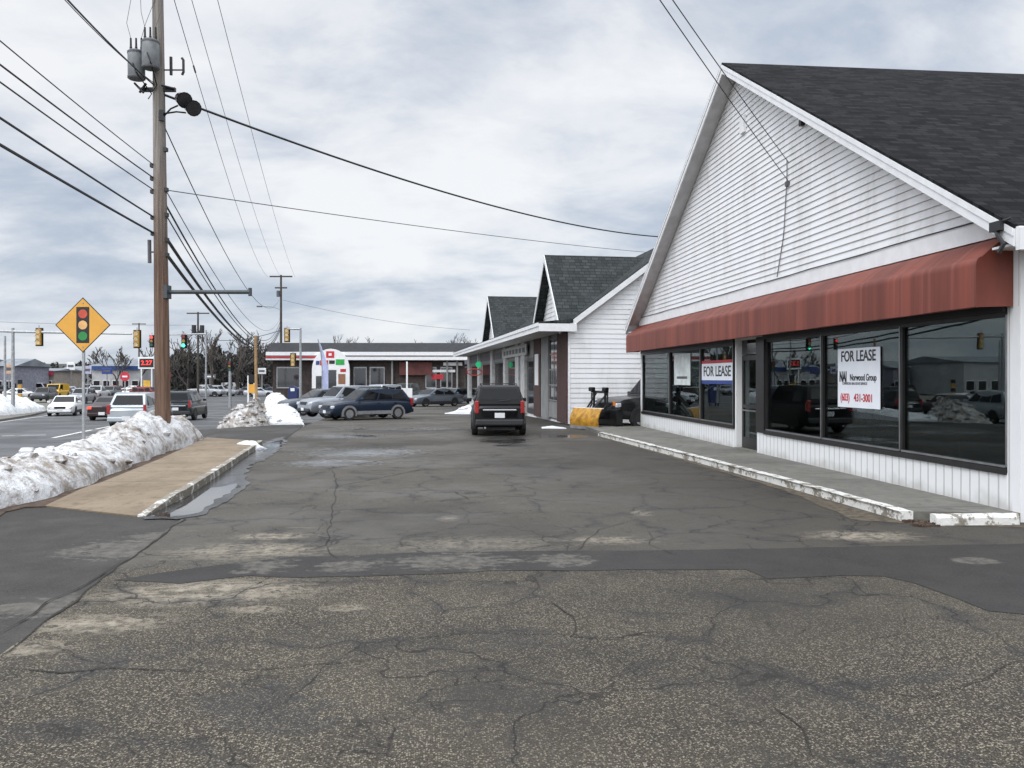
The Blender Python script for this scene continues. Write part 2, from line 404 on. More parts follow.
def mat_concrete(name, lo, hi, joint=0.0):
    m, nt, b, oc = new_mat(name)
    n1 = nz(nt, oc, .7, 6, .6); n2 = nz(nt, oc, 5, 6, .7); n3 = nz(nt, oc, 60, 2)
    c = mixc(nt, mrange(nt, n1, .3, .7), lo, hi)
    c = mixc(nt, mrange(nt, n2, .48, .70, 0, .6), c, tuple(x * .5 for x in lo))
    c = mixc(nt, mrange(nt, nz(nt, oc, 1.7, 7, .7, .6), .54, .70, 0, .55), c, tuple(x * .45 for x in lo))
    c = mixc(nt, mrange(nt, n3, .5, .7, 0, .25), c, tuple(x * .5 for x in lo))
    if joint:
        y = nd(nt, 'ShaderNodeSeparateXYZ', {0: oc}).outputs[1]
        j = mrange(nt, mth(nt, 'ABSOLUTE', mth(nt, 'SUBTRACT', mth(nt, 'FRACT', mth(nt, 'DIVIDE', y, joint)), .5)), .004, .009, .65, 0)
        c = mixc(nt, j, c, tuple(x * .3 for x in lo))
    nt.links.new(c, b.inputs['Base Color']); b.inputs['Roughness'].default_value = .8
    bump(nt, b, n3, .2, .005)
    return m
M_walk = mat_concrete('sandy_sidewalk', (.185, .138, .088), (.275, .212, .142), 4.1)
M_walkg = mat_concrete('grey_concrete', (.14, .135, .115), (.21, .20, .175), 3.0)
def mat_kerbpaint(name, amt):
    m, nt, b, oc = new_mat(name)
    n1 = nz(nt, oc, 3.2, 7, .7); n2 = nz(nt, oc, 22, 4)
    f = mrange(nt, mth(nt, 'ADD', n1, mth(nt, 'MULTIPLY', n2, .35)), amt - .04, amt + .05)
    c = mixc(nt, f, mixc(nt, n2, (.62, .61, .57), (.78, .77, .73)), mixc(nt, n2, (.14, .12, .09), (.30, .27, .22)))
    nt.links.new(c, b.inputs['Base Color']); b.inputs['Roughness'].default_value = .7
    bump(nt, b, mth(nt, 'ADD', n2, n1), .5, .02)
    return m
M_kerbw = mat_kerbpaint('chipped_white_kerb', .72)
M_kerbg = mat_kerbpaint('worn_grey_kerb', .60)
M_paint = mat_kerbpaint('worn_road_paint', .78)
def mat_water():
    m, nt, b, oc = new_mat('puddle_water')
    setc(nt, b, 'Base Color', (.03, .03, .03)); b.inputs['Roughness'].default_value = .03
    b.inputs['Specular IOR Level'].default_value = .8
    bump(nt, b, nz(nt, oc, 5, 2), .04, .01)
    return m
M_water = mat_water()

# ---------------------------------------------------------------- world, sun, camera
SUN_EL, SUN_AZ = math.radians(46), math.radians(222)      # azimuth from +Y clockwise: behind the camera, to its left
def build_world():
    w = bpy.data.worlds.new('World'); SC.world = w; w.use_nodes = True
    nt = w.node_tree; nt.nodes.clear()
    out = nd(nt, 'ShaderNodeOutputWorld')
    tc = nd(nt, 'ShaderNodeTexCoord').outputs['Generated']
    sky = nd(nt, 'ShaderNodeTexSky', sky_type='NISHITA', sun_disc=False, sun_elevation=SUN_EL, sun_rotation=SUN_AZ)
    skyc = nd(nt, 'ShaderNodeVectorMath', {0: sky.outputs[0], 3: .10}, operation='SCALE').outputs[0]
    s = nd(nt, 'ShaderNodeSeparateXYZ', {0: tc}); z = mth(nt, 'MAXIMUM', s.outputs[2], 0.0)
    k = mth(nt, 'DIVIDE', 1.0, mth(nt, 'ADD', z, .26))
    pl = nd(nt, 'ShaderNodeVectorMath', {0: nd(nt, 'ShaderNodeCombineXYZ', {0: s.outputs[0], 1: s.outputs[1], 2: 0.0}).outputs[0], 3: k}, operation='SCALE').outputs[0]
    mp = nd(nt, 'ShaderNodeMapping', {'Vector': pl, 'Location': (3.1, 1.4, 0), 'Rotation': (0, 0, .35), 'Scale': (1.15, 1.45, 1)}).outputs[0]
    n1 = nz(nt, mp, .75, 8, .56, .25); n2 = nz(nt, mp, 2.3, 7, .6, .4)
    t = mth(nt, 'ADD', mth(nt, 'MULTIPLY', n1, .7), mth(nt, 'MULTIPLY', n2, .3))
    cl = nd(nt, 'ShaderNodeValToRGB', {0: t})
    e = cl.color_ramp.elements
    e[0].position = .36; e[0].color = (.42, .50, .62, 1)
    e[1].position = .59; e[1].color = (.97, .98, 1.0, 1)
    for p, c in ((.43, (.55, .615, .72, 1)), (.48, (.70, .745, .82, 1)), (.53, (.86, .885, .93, 1))):
        q = e.new(p); q.color = c
    lowband = mrange(nt, z, .0, .16, .22, 0.0)
    cc = mixc(nt, lowband, cl.outputs[0], (.66, .75, .87))
    # an overcast sky is about three times brighter overhead than at the horizon, and brightest around the hidden sun
    zen = mrange(nt, z, .40, .95, 1.0, 2.3)
    sd = V(math.sin(SUN_AZ) * math.cos(SUN_EL), math.cos(SUN_AZ) * math.cos(SUN_EL), math.sin(SUN_EL))
    dt = nd(nt, 'ShaderNodeVectorMath', {0: tc, 1: sd}, operation='DOT_PRODUCT').outputs['Value']
    glow = mrange(nt, dt, .1, 1.0, 0, 1.6)
    cc = nd(nt, 'ShaderNodeVectorMath', {0: cc, 3: mth(nt, 'ADD', zen, glow)}, operation='SCALE').outputs[0]
    c = mixc(nt, .90, skyc, cc)
    bg = nd(nt, 'ShaderNodeBackground', {0: c, 1: 1.0})
    nt.links.new(bg.outputs[0], out.inputs[0])
build_world()
sl = bpy.data.lights.new('Sun', 'SUN'); sl.energy = 1.0; sl.angle = math.radians(25); sl.color = (1, .96, .9)
so = bpy.data.objects.new('Sun', sl); COL.objects.link(so); so.location = (-20, -20, 40)
so.rotation_euler = (PI / 2 - SUN_EL, 0, PI - SUN_AZ)
cd = bpy.data.cameras.new('Camera'); cam = bpy.data.objects.new('Camera', cd); COL.objects.link(cam)
cam.location = (0, 0, CH); cam.rotation_euler = (PI / 2, 0, -YAW)
cd.sensor_width = 36; cd.lens = 36 * F / 1024; cd.shift_y = -6 / 1024; cd.clip_end = 3000; cd.clip_start = .05
SC.camera = cam
SC.view_settings.view_transform = 'Standard'; SC.view_settings.look = 'None'; SC.view_settings.exposure = 0.0; SC.view_settings.gamma = 1.0
SC.cycles.max_bounces = 8; SC.cycles.transparent_max_bounces = 12; SC.cycles.caustics_reflective = False; SC.cycles.caustics_refractive = False
SC.cycles.use_denoising = True

# ---------------------------------------------------------------- setting: ground
def sheet(name, pts, mat, z, label=None, sub=0):
    mb = MB(); mb.face([V(p[0], p[1], z) for p in pts])
    o = mb.build(name, mat); 
    if o.data.polygons[0].normal.z < 0: o.data.flip_normals()
    return struct(o, label)
def jag(pts, amp, step=.25, seed=3, closed=True):
    out = []; n = len(pts)
    for i in range(n if closed else n - 1):
        a, b = Vector(pts[i]), Vector(pts[(i + 1) % n]); k = max(1, int((b - a).length / step))
        for j in range(k):
            p = a.lerp(b, j / k)
            out.append(p + V(noise.noise(p * 2.3 + V(seed, 0, 0)), noise.noise(p * 2.3 + V(0, seed, 7)), 0) * amp)
    return out
sheet('ground', [(-1500, -300), (1500, -300), (1500, 2500), (-1500, 2500)], M_far, -1.15)
SEAM = [L(-1.9, 1.0), G(0, 655), G(100, 580), G(200, 505), G(305, 425), L(-11.5, 60), L(-15.0, 112)]
def cam_ld(p): return (p.x * CS - p.y * SN, p.x * SN + p.y * CS)
def terrain(name, left, right, ds, zf, mat, skirt=True):
    mb = MB(); row = [(L(lerpt(left, d), d, zf(d)), L(lerpt(right, d), d, zf(d))) for d in ds]
    for (a, b_), (c, e) in zip(row, row[1:]):
        mb.face([a, b_, e, c])
        if skirt: mb.face([a, c, V(c.x, c.y, -1.3), V(a.x, a.y, -1.3)])
    bmesh.ops.remove_doubles(mb.bm, verts=mb.bm.verts, dist=.0005)
    o = mb.build(name, mat)
    if sum(p.normal.z for p in o.data.polygons) < 0: o.data.flip_normals()
    return struct(o)
sl_ = sorted([(d, la) for la, d in [cam_ld(p) for p in SEAM]]); sl_ = [(-8, -1.4)] + sl_
terrain('parking_lot', sl_, [(-8, 60), (130, 60)], sorted(set([-8, 112, 130, 29, 40, 70, 100] + [d for d, _ in sl_])), zlot, M_lot)
road_r = [L(-3.0, -30), L(-5.2, -8), L(-8.2, 11), L(-10.4, 24), L(-12.6, 36), L(-16.2, 58), L(-22, 90), L(-30, 130)]
road_l = [L(-56, 130), L(-44, 90), L(-30.5, 58), L(-22.6, 36), L(-18.6, 11), L(-16, -8), L(-14, -30)]
terrain('road', [(-30, -14), (-8, -16), (11, -18.6), (36, -24), (58, -34), (90, -48), (130, -62)], [(-30, -3), (-8, -3.5), (11, -5.0), (36, -7.0), (60, -11), (90, -12), (130, -16)], [-30, -8, 0, 11, 17, 36, 59, 90, 130], zroad, M_road)
sheet('driveway', [L(-1.4, -8), *[p for p in SEAM[:5]], G(262, 424), G(240, 432), G(205, 446), L(-8.6, 16), L(-7.9, 10), L(-5.0, -8)], M_drive, -.006)
sheet('cross_street', [L(-120, 132), L(-16, 130), L(-16, 150), L(-120, 152)], M_road, -1.02)
mb = MB(); a, b_, c, e = G(215, 440), G(305, 426), G(296, 421.5), G(222, 428.5); f, g = GR(182, 441), GR(196, 430)
mb.face([V(q.x, q.y, -.001) for q in (a, b_, c, e)]); mb.face([V(a.x, a.y, -.001), V(e.x, e.y, -.001), g + V(0, 0, .01), f + V(0, 0, .01)])
o = mb.build('driveway_mouth', M_drive); struct(o)
for p_ in o.data.polygons:
    if p_.normal.z < 0: p_.flip()
tr_top = [(116, 580), (183, 570), (240, 563), (295, 557), (359, 556), (405, 553), (570, 551), (624, 551), (760, 549), (897, 546), (1024, 544), (1140, 541)]
tr_bot = [(1140, 640), (1024, 615), (987, 611), (960, 600), (936, 591), (913, 583), (882, 576), (843, 576), (800, 578), (768, 579), (745, 570), (624, 570), (570, 571), (495, 571), (417, 575), (300, 578), (250, 576), (180, 584)]
sheet('trench_patch', jag([G(*p) for p in tr_top + tr_bot], .035, .2), M_trench, .004)
# kerbside strip of soil, sidewalk on the left
def slab(name, pts, z0, z1, mat, bevel=.0):
    mb = MB(); mb.ext([V(p[0], p[1], z0) for p in pts], (0, 0, z1 - z0))
    return struct(mb.build(name, mat, bevel=bevel))
w_l = [G(45, 505, .02), G(100, 483, .12), G(160, 459, .12), G(207, 437.5, .12)]
w_r = [G(137, 515, .02), G(178, 490, .12), G(220, 465, .12), G(258, 441, .12)]
def ramped(name, l, r_, zs, mat, drop=.2):
    mb = MB(); mb.loft([[V(a.x, a.y, z), V(b_.x, b_.y, z), V(b_.x, b_.y, z - drop), V(a.x, a.y, z - drop)] for a, b_, z in zip(l, r_, zs)])
    return struct(mb.build(name, mat))
def dens(pts, k=5): return [a.lerp(b_, j / k) for a, b_ in zip(pts, pts[1:]) for j in range(k)] + [pts[-1]]
zs = [min(.125, .012 + .125 * (i / 4.0)) for i in range(16)]
ramped('sidewalk', dens(w_l), dens(w_r), zs, M_walk)
ramped('kerb', [p + L(.006, 0) for p in dens(w_r)], [p + L(.13, -.02) for p in dens(w_r)], [z + .008 for z in zs], M_kerbg)
s_l = [G(-40, 536), G(0, 512), G(66, 497), G(131, 468), G(196, 441)]
slab('soil_strip', jag([p + L(.10, 0) for p in [G(-60, 542)] + s_l] , .06, .3, 3, False) + [p + L(-.01, 0) for p in s_l[-1:]] + [p + L(-1.75, .35) for p in s_l[::-1]], -1.1, .008, M_soil)
slab('soil_strip', [G(46, 507), *[p + L(-.006, 0) for p in w_l], G(198, 440), G(131, 466), G(66, 494), G(20, 508)], -.05, .012, M_soil)
M_wet = mat_road('wet_asphalt', (.016, .016, .016), (.026, .026, .026), (), .12, .38)
sheet('wet_patch', jag([G(146, 520), G(162, 499), G(188, 480), G(212, 466), G(240, 455), G(262, 444), G(280, 437), G(287, 441), G(274, 455), G(254, 464), G(244, 474), G(252, 484), G(226, 502), G(204, 514), G(180, 521)], .16, .15, 12), M_wet, .0085)
sheet('puddle', jag([G(150, 517), G(158, 507), G(166, 506), G(170, 512), G(166, 517)], .05, .08, 7), M_water, .0095)
sheet('puddle', jag([G(170, 518), G(176, 508), G(192, 496), G(210, 488), G(236, 484), G(242, 488), G(224, 497), G(205, 509), G(188, 516)], .14, .10, 5), M_water, .0095)
sheet('puddle', jag([G(262, 452), G(267, 446), G(273, 442), G(283, 440), G(281, 445), G(272, 451)], .12, .2, 9), M_water, .0095)
# second island beyond the driveway
slab('sidewalk', [G(245, 425.5), G(288, 423.5), G(277, 404), G(262, 404)], -1.1, .06, M_walk)
slab('kerb', [G(288.6, 423.5), G(292, 423.3), G(279, 404), G(277.4, 404)], -1.1, .07, M_kerbg)
mb = MB(); a, b_, c, e = G(204, 427), G(246, 425.5), G(262, 404), G(232, 402)
N_ = 10; rows = []
for i in range(N_ + 1):
    p_, q_ = a.lerp(e, i / N_), b_.lerp(c, i / N_); zl_ = zroad(cam_ld(p_)[1]) - .06; row = []
    for j in range(9):
        t = j / 8; w = p_.lerp(q_, t); row.append(V(w.x, w.y, zl_ + (.05 - zl_) * min(1, t * 1.25) + noise.noise(w * 1.7) * .05 * t))
    rows.append(row)
for A_, B_ in zip(rows, rows[1:]):
    for j in range(8): mb.face([A_[j], A_[j + 1], B_[j + 1], B_[j]])
mb.ext([V(a.x, a.y, -1.1), V(b_.x, b_.y, -1.1), V(b_.x, b_.y, -.01), V(a.x, a.y, zroad(31) - .07)], (0, .05, 0))
struct(mb.build('verge', pm('wet_verge', (.10, .09, .075), .9, var=.5, scale=3, bmp=.5, bs=12)))
ti = [GR(-70, 428), GR(0, 421.5), GR(30, 416.5), GR(54, 410.5), GR(40, 405), GR(-70, 405)]
mb = MB(); mb.loft([[q + V(0, 0, .12) for q in ti], [V(q.x, q.y, -1.3) for q in ti]]); struct(mb.build('traffic_island', M_walkg))
# store sidewalk with white kerb
kx = [G(598, 436, 0), G(700, 463.5, 0), G(800, 491.5, 0), G(902, 521.5, 0)]
yc = kx[-1]
walk_in = [V(7.52, 9.8, 0), V(7.52, 30.0, 0)]
kin = [p + V(.16, .06, 0) for p in kx]
slab('store_walkway', [kin[0], kin[1], kin[2], kin[3], V(7.52, 9.93, 0), V(7.52, 31.5, 0), V(5.5, 31.5, 0)], -.05, .12, M_walkg)
def kerb_run(a, b, w, seed):
    """one run of kerb broken into stones with chipped, uneven edges"""
    mb = MB(); d = (b - a); n = d.normalized(); s = V(-n.y, n.x, 0); t = 0; ln = d.length; rr = random.Random(seed)
    while t < ln - .02:
        l = min(rr.uniform(.9, 2.4), ln - t)
        if ln - t - l < .4: l = ln - t
        rings = []
        m = max(2, int(l / .12))
        for i in range(m + 1):
            q = a + n * (t + .008 + (l - .016) * i / m)
            h = .135 + noise.noise(q * 3.1) * .012 + noise.noise(q * 11) * .010; j = noise.noise(q * 5 + V(9, 0, 0)) * .014
            rings.append([q + V(0, 0, -.05), q - s * j + V(0, 0, h * .72), q + s * .035 + V(0, 0, h), q + s * w + V(0, 0, h - .004), q + s * w + V(0, 0, -.05)])
        mb.loft(rings); t += l
    return struct(mb.build('store_kerb', M_kerbw))
for i in range(3): kerb_run(kx[i + 1], kx[i], -.16, i)
kerb_run(V(6.28, 9.80, 0), V(7.36, 9.74, 0), .16, 8)
mb = MB()
for i in range(40):
    p = V(R.uniform(6.0, 6.35), R.uniform(9.72, 10.05), 0); s_ = R.uniform(.015, .06)
    mb.box(p + V(0, 0, s_ * .3), (s_, s_ * R.uniform(.6, 1.2), s_ * .7), R.uniform(0, 3))
tag(mb.build('kerb_rubble', M_soil), 'broken concrete and dirt at the chipped kerb corner', 'rubble', kind='stuff')
mb_in = [p + V(.02, 0, 0) for p in kx]
sheet('kerb_dirt', jag([kx[3] + V(.25, -.35, 0), kx[3] + V(-.55, .1, 0), kx[2] + V(-.22, 0, 0), kx[1] + V(-.16, 0, 0), kx[0] + V(-.1, 0, 0), kx[0] + V(.1, 0, 0), kx[1] + V(.1, 0, 0), kx[2] + V(.1, 0, 0), kx[3] + V(.2, .1, 0), V(7.6, 9.7, 0), V(7.9, 9.45, 0)], .09, .15, 4), pm('gutter_sand', (.085, .068, .046), .95, var=.5, scale=9, bmp=.3), .0045)
# road paint
def stripe(p, q, w, name='lane_marking'):
    d = (q - p).normalized(); s = V(-d.y, d.x, 0) * w / 2
    mb = MB()
    for i in range(8):
        a, b_ = p.lerp(q, i / 8), p.lerp(q, (i + 1) / 8); za, zb_ = [zroad(cam_ld(w)[1]) + .006 for w in (a, b_)]
        mb.face([V(a.x - s.x, a.y - s.y, za), V(b_.x - s.x, b_.y - s.y, zb_), V(b_.x + s.x, b_.y + s.y, zb_), V(a.x + s.x, a.y + s.y, za)])
    o = mb.build(name, M_paint); struct(o)
    for f in o.data.polygons:
        if f.normal.z < 0: f.flip()
stripe(GR(2, 436), GR(46, 435), .15)
stripe(GR(53, 438), GR(92, 430), .16)
stripe(GR(96, 429.3), GR(119, 424.5), .16)
stripe(GR(-20, 425), GR(60, 412.5), .14)
# cracks in the asphalt
def ribbon(mb, pts, w, z, seed):
    p = jag(pts + [pts[-1]], .05, .10, seed, closed=False); n = len(p)
    l, r = [], []
    for i, q in enumerate(p):
        t = (p[min(i + 1, n - 1)] - p[max(i - 1, 0)]); t.z = 0; t.normalize(); s = V(-t.y, t.x, 0)
        ww = w * (.35 + .65 * abs(noise.noise(q * 4 + V(seed, 3, 0))) * 2) * min(1, (i + 1) / 4, (n - i) / 4)
        l.append(q + s * ww / 2); r.append(q - s * ww / 2)
    for i in range(n - 1): mb.face([V(a.x, a.y, z) for a in (l[i], r[i], r[i + 1], l[i + 1])])
mb = MB()
for k, (pts, w) in enumerate([
    ([(0, 656), (60, 612), (120, 566), (170, 530), (205, 503)], .03), ([(205, 503), (240, 474), (275, 447), (303, 426)], .03),
    ([(0, 634), (50, 602), (98, 577), (120, 562)], .022),
    ([(300, 552), (326, 545), (330, 530), (333, 505), (337, 486), (333, 470)], .016), ([(327, 548), (340, 560)], .02),
    ([(0, 668), (60, 674), (110, 668), (140, 670), (215, 672)], .022), ([(215, 672), (300, 668), (380, 660)], .012),
    ([(545, 600), (572, 616), (575, 632), (570, 636), (610, 640), (650, 632), (700, 640)], .016), ([(400, 640), (450, 636), (500, 634), (570, 636)], .014),
    ([(575, 632), (590, 622), (572, 610)], .012), ([(620, 660), (640, 680), (655, 690)], .014), ([(860, 690), (930, 700), (1024, 660)], .012), ([(760, 700), (800, 730), (815, 760)], .014),
    ([(420, 490), (455, 492), (470, 500)], .02), ([(575, 552), (600, 530), (640, 519)], .012), ([(690, 560), (650, 545), (648, 530)], .010),
    ([(860, 640), (900, 634), (960, 640)], .01), ([(340, 486), (420, 470), (520, 466), (600, 470)], .025), ([(320, 470), (400, 458), (500, 452)], .03)]):
    ribbon(mb, [G(*p) for p in pts], w, .0075, k * 3.7)
o = mb.build('pavement_crack', pm('crack_dark', (.016, .014, .012), .9)); struct(o)
for p in o.data.polygons:
    if p.normal.z < 0: p.flip()

# ---------------------------------------------------------------- snow
def snow(name, label, path, width, hs, mat, seed=0, group=None, side=1, step=.10, rough=1.0, z0=0.0, chunks=0):
    """path: front edge points; the bank lies on the far side of it"""
    pts = [Vector(p) for p in path]; seg = [(b - a).length for a, b in zip(pts, pts[1:])]; tot = sum(seg)
    nu = max(8, int(tot / step)); nv = max(10, int(width / step)); mb = MB(); grid = []
    org = pts[len(pts) // 2].copy(); org.z = 0
    for i in range(nu + 1):
        t = i / nu * tot; k = 0
        while k < len(seg) - 1 and t > seg[k]: t -= seg[k]; k += 1
        p = pts[k].lerp(pts[k + 1], min(1, t / seg[k])); d = (pts[k + 1] - pts[k]).normalized(); s = V(-d.y, d.x, 0) * side
        u = i / nu; x = u * (len(hs) - 1); j = min(int(x), len(hs) - 2); h = hs[j] * (1 - x + j) + hs[j + 1] * (x - j)
        end = min(1.0, u * nu * step / .5, (1 - u) * nu * step / .5) ** .6 if 0 < u < 1 else 0
        row = []
        for v in range(nv + 1):
            w = v / nv; q = p + s * (width * (w - .02 * 0))
            q += (s * noise.noise(q * .9 + V(seed, 0, 0)) + d * noise.noise(q * 1.1 + V(0, seed, 0))) * .22 * rough
            hump = max(0, math.sin(PI * w)) ** .62
            n = noise.fractal(q * 1.5 + V(seed, seed, 0), .9, 2.0, 5) * .42 + noise.fractal(q * 5 + V(seed, 0, 5), .8, 2.1, 3) * .10 - abs(noise.noise(q * 3.1)) * .12
            z = h * hump * end * (1 + n * rough * .8) + noise.noise(q * 14) * .018 * hump
            row.append(mb.bm.verts.new(V(q.x - org.x, q.y - org.y, max(z, 0) - (.25 if hump < .05 or end == 0 else 0))))
        grid.append(row)
    for a, b in zip(grid, grid[1:]):
        for v in range(nv): mb.bm.faces.new((a[v], a[v + 1], b[v + 1], b[v]))
    rr = random.Random(seed)
    for c_ in range(chunks):
        v_ = grid[rr.randint(1, nu - 1)][rr.randint(1, nv - 1)].co.copy(); rad = rr.uniform(.04, .13) * (1.3 if rr.random() < .2 else 1); k = 7
        ph = [rr.uniform(.7, 1.25) for _ in range(24)]
        mb.loft([[v_ + V(math.cos(2 * PI * i / k + j) * rad * (.55, 1, .6)[j] * ph[i + 7 * j], math.sin(2 * PI * i / k + j) * rad * (.55, 1, .6)[j] * ph[i + 7 * j], (-.5, .15, .62)[j] * rad * ph[21 + j]) for i in range(k)] for j in range(3)])
    o = mb.build(name, mat, smooth=38)
    org.z = z0; o.location = org
    if sum(p.normal.z for p in o.data.polygons) < 0: o.data.flip_normals()
    return tag(o, label, 'snow bank', group)
snow('snow_bank', 'long dirty ploughed snow bank along the sandy sidewalk on the left', [G(-90, 548), G(0, 511), G(66, 496), G(131, 467.5), G(170, 452), G(210, 443)], 1.75, [.74, .68, .56, .55, .52, .58, .74, .92, .70], M_dirtysnow, 3, step=.065, rough=.75, chunks=45)
snow('snow_bank', 'grimy rubble-like snow heap beyond the driveway next to the tan post', [G(216, 426.8), G(259, 426.8)], 3.0, [.35, .80, .62, .95, .45, .3], M_grimysnow, 21, step=.08, rough=1.4, chunks=120)
snow('snow_bank', 'clean white snow ridge beside the row of parked cars', [G(306, 424.5), G(297, 411), GD(290, 56), GD(286, 70)], 1.7, [.26, .50, .62, .66, .60], M_cleansnow, 17, step=.10, rough=.42, chunks=60)
snow('snow_bank', 'small leftover snow lump at the far end of the sidewalk', [G(257, 451), G(277, 449)], 1.3, [.22, .32, .16], M_cleansnow, 5, step=.06)
snow('snow_bank', 'broad white snow mound on the far left traffic island', [GR(-25, 421), GR(18, 417), GR(46, 412)], 5.0, [.9, 1.25, .8], M_cleansnow, 31, step=.14, z0=-.62, chunks=40)
snow('snow_bank', 'low white snow strip behind the traffic island mound', [GZ(-30, 72), GZ(20, 74), GZ(44, 78)], 4, [1.0, 1.1, .8], M_cleansnow, 41, step=.2, z0=-.9)
snow('snow_bank', 'ploughed white snow pile left of the black parked SUV', [GD(443, 47), GD(468, 46)], 4.0, [.15, .45, .70], M_cleansnow, 51, step=.12, z0=-.15, chunks=25)
snow('snow_bank', 'thin strip of snow at the foot of the brick pier behind the black SUV', [G(541, 428.5), G(566, 428.5)], .7, [.05, .07, .05], M_cleansnow, 61, step=.07)

# ---------------------------------------------------------------- the empty store on the right
SX, SY = 7.5, 9.95
def yw(px):
    u = (px - 512) / F
    return SX * (CS - u * SN) / (SN + u * CS) - SY
ST = thing('store_building', 'white gabled storefront for lease with red awning and dark display windows', 'building', (SX, SY, 0))
FL = 19.4; DEP = 15.0; EZ = 3.85; RZ_ = 9.40; SL = (RZ_ - EZ) / (FL / 2)
yc0, yR0, yR1, yD0, yD1, yL0 = yw(1007), yw(765), yw(757), yw(757), yw(735), yw(733)
yL1 = yw(642)
mb = MB()
mb.bb(.006, .16, 0, yc0, .0, 2.78)                               # corner post
mb.bb(.0, .15, yc0 - .002, yR1, -.02, .60); mb.bb(.0, .15, yD1, FL, -.02, .60)
mb.bb(.006, .16, yL1, FL, .60, 2.78)
mb.bb(.0, .15, 0, FL, 2.78, EZ)
mb.bb(.0, .22, yD1 - .09, yD1 - .005, 0, 2.78)
knee = mb.build('front_wall', M_tongue, ST)
mb = MB()
mb.bb(.003, DEP, -.02, .13, -.02, EZ)
mb.bb(.02, .5, FL - .13, FL + .02, -.02, EZ); mb.bb(2.3, DEP, FL - .13, FL + .02, -.02, EZ); mb.bb(.5, 2.3, FL - .13, FL + .02, -.02, .85); mb.bb(.5, 2.3, FL - .13, FL + .02, 2.6, EZ)
mb.bb(DEP, DEP + .15, 0, FL, -.02, EZ)
mb.ext([(DEP - .2, .1, EZ), (DEP - .2, FL - .1, EZ), (DEP - .2, FL / 2, RZ_ - .1)], (.15, 0, 0))
mb.build('side_wall', M_siding, ST)
mb = MB(); mb.bb(.5, 2.3, FL - .08, FL - .06, .85, 2.6); mb.build('rear_glazing', M_glass, ST)
mb = MB(); mb.bb(1.36, 1.42, FL - .10, FL - .03, .85, 2.6); mb.bb(.5, 2.3, FL - .10, FL - .03, .85, .91); mb.bb(.5, 2.3, FL - .10, FL - .03, 2.54, 2.6); mb.build('window_bar', M_frame, ST)
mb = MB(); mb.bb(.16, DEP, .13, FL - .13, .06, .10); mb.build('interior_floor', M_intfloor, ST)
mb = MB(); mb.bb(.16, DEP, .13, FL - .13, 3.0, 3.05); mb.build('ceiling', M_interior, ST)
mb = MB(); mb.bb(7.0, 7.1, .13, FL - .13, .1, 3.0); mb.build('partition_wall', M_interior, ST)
for q in ((1.2, 2.0, 12.5, 15.5, .1, 1.05), (3.2, 3.8, 3, 6.0, .1, 1.1)): MB().bb(*q).build('counter', pm('counter_brown', (.10, .055, .04), .6), ST)
for q in ((2.6, 2.75, 8.5, 8.65, .1, 3.0), (2.6, 2.75, 15.5, 15.65, .1, 3.0)): MB().bb(*q).build('interior_column', M_interior, ST)
# gable wall and clapboards
mb = MB(); mb.ext([(.0, .05, EZ), (.0, FL - .05, EZ), (.0, FL / 2, RZ_ - .06)], (.14, 0, 0)); mb.build('gable_wall', M_siding, ST)
mb = MB(); z = 4.02; st = .132
while z < RZ_ - .25:
    z1 = min(z + st, RZ_ - .1); a = (z - EZ) / SL + .05; b2 = (z1 - EZ) / SL + .05
    A = [V(-.032, a, z), V(-.032, FL - a, z), V(-.006, FL - b2, z1 + .004), V(-.006, b2, z1 + .004)]
    mb.face(A); mb.face([V(-.004, a, z), V(-.004, FL - a, z), A[1], A[0]])
    z += st
mb.build('gable_siding', M_siding, ST)
mb = MB(); mb.bb(-.05, -.004, .0, FL, 3.72, 3.985); mb.build('frieze_board', M_trim, ST)
mb = MB(); mb.tube([(-.065, FL * i / 20, 4.0 - .008 * math.sin(i * 1.9)) for i in range(21)], .010); mb.build('eave_cable', M_wire, ST)
# roof
OX, OY, TH = -.42, .5, .14
def slope_prism(x0, x1, off0, off1, sgn, y_in=0.0, y_out=OY):
    """slab under the roof line, between two depths below the roof surface"""
    f = lambda y, off: (y if sgn > 0 else FL - y, RZ_ + .16 + off + SL * (y - FL / 2))
    a, b_, c, d = f(-y_out, off0), f(FL / 2, off0), f(FL / 2, off1), f(-y_out, off1)
    return [(x0, *a), (x0, *b_), (x0, *c), (x0, *d)], (x1 - x0, 0, 0)
for sg in (1, -1):
    mb = MB(); mb.ext(*slope_prism(OX - .03, DEP + .4, 0, -.05, sg)); mb.build('roof', M_shingle, ST)
    mb = MB(); mb.ext(*slope_prism(OX, DEP + .4, -.053, -.16, sg, y_out=OY - .02)); mb.build('roof_deck', M_trim, ST)
    mb = MB(); mb.ext(*slope_prism(OX - .028, OX - .002, -.055, -.27, sg)); mb.ext(*slope_prism(OX - .045, OX - .03, -.052, -.14, sg)); mb.build('rake_board', M_trim, ST)
    mb = MB(); mb.ext(*slope_prism(OX, -.03, -.162, -.20, sg, y_out=.1)); mb.build('soffit', pm('shaded_soffit', (.50, .50, .50), .6, var=.1), ST)  # white soffit coloured grey, the shade of the overhang is in its colour
ez = RZ_ + .16 + SL * (-OY - FL / 2)
for y in (-OY - .03, FL + OY + .03):
    mb = MB(); mb.bb(OX, DEP, y - .03, y + .03, ez - .26, ez - .03); mb.build('eave_board', M_trim, ST)
    mb = MB(); mb.bb(OX + .05, DEP, min(y, 0 if y < 0 else FL), max(y, 0 if y < 0 else FL), ez - .24, ez - .21); mb.build('eave_soffit', M_trim, ST)
    mb = MB(); mb.bb(OX - .01, .0, y - .06, y + .02 if y < 0 else y + .06, ez - .32, ez - .05); mb.build('eave_return', M_trim, ST)
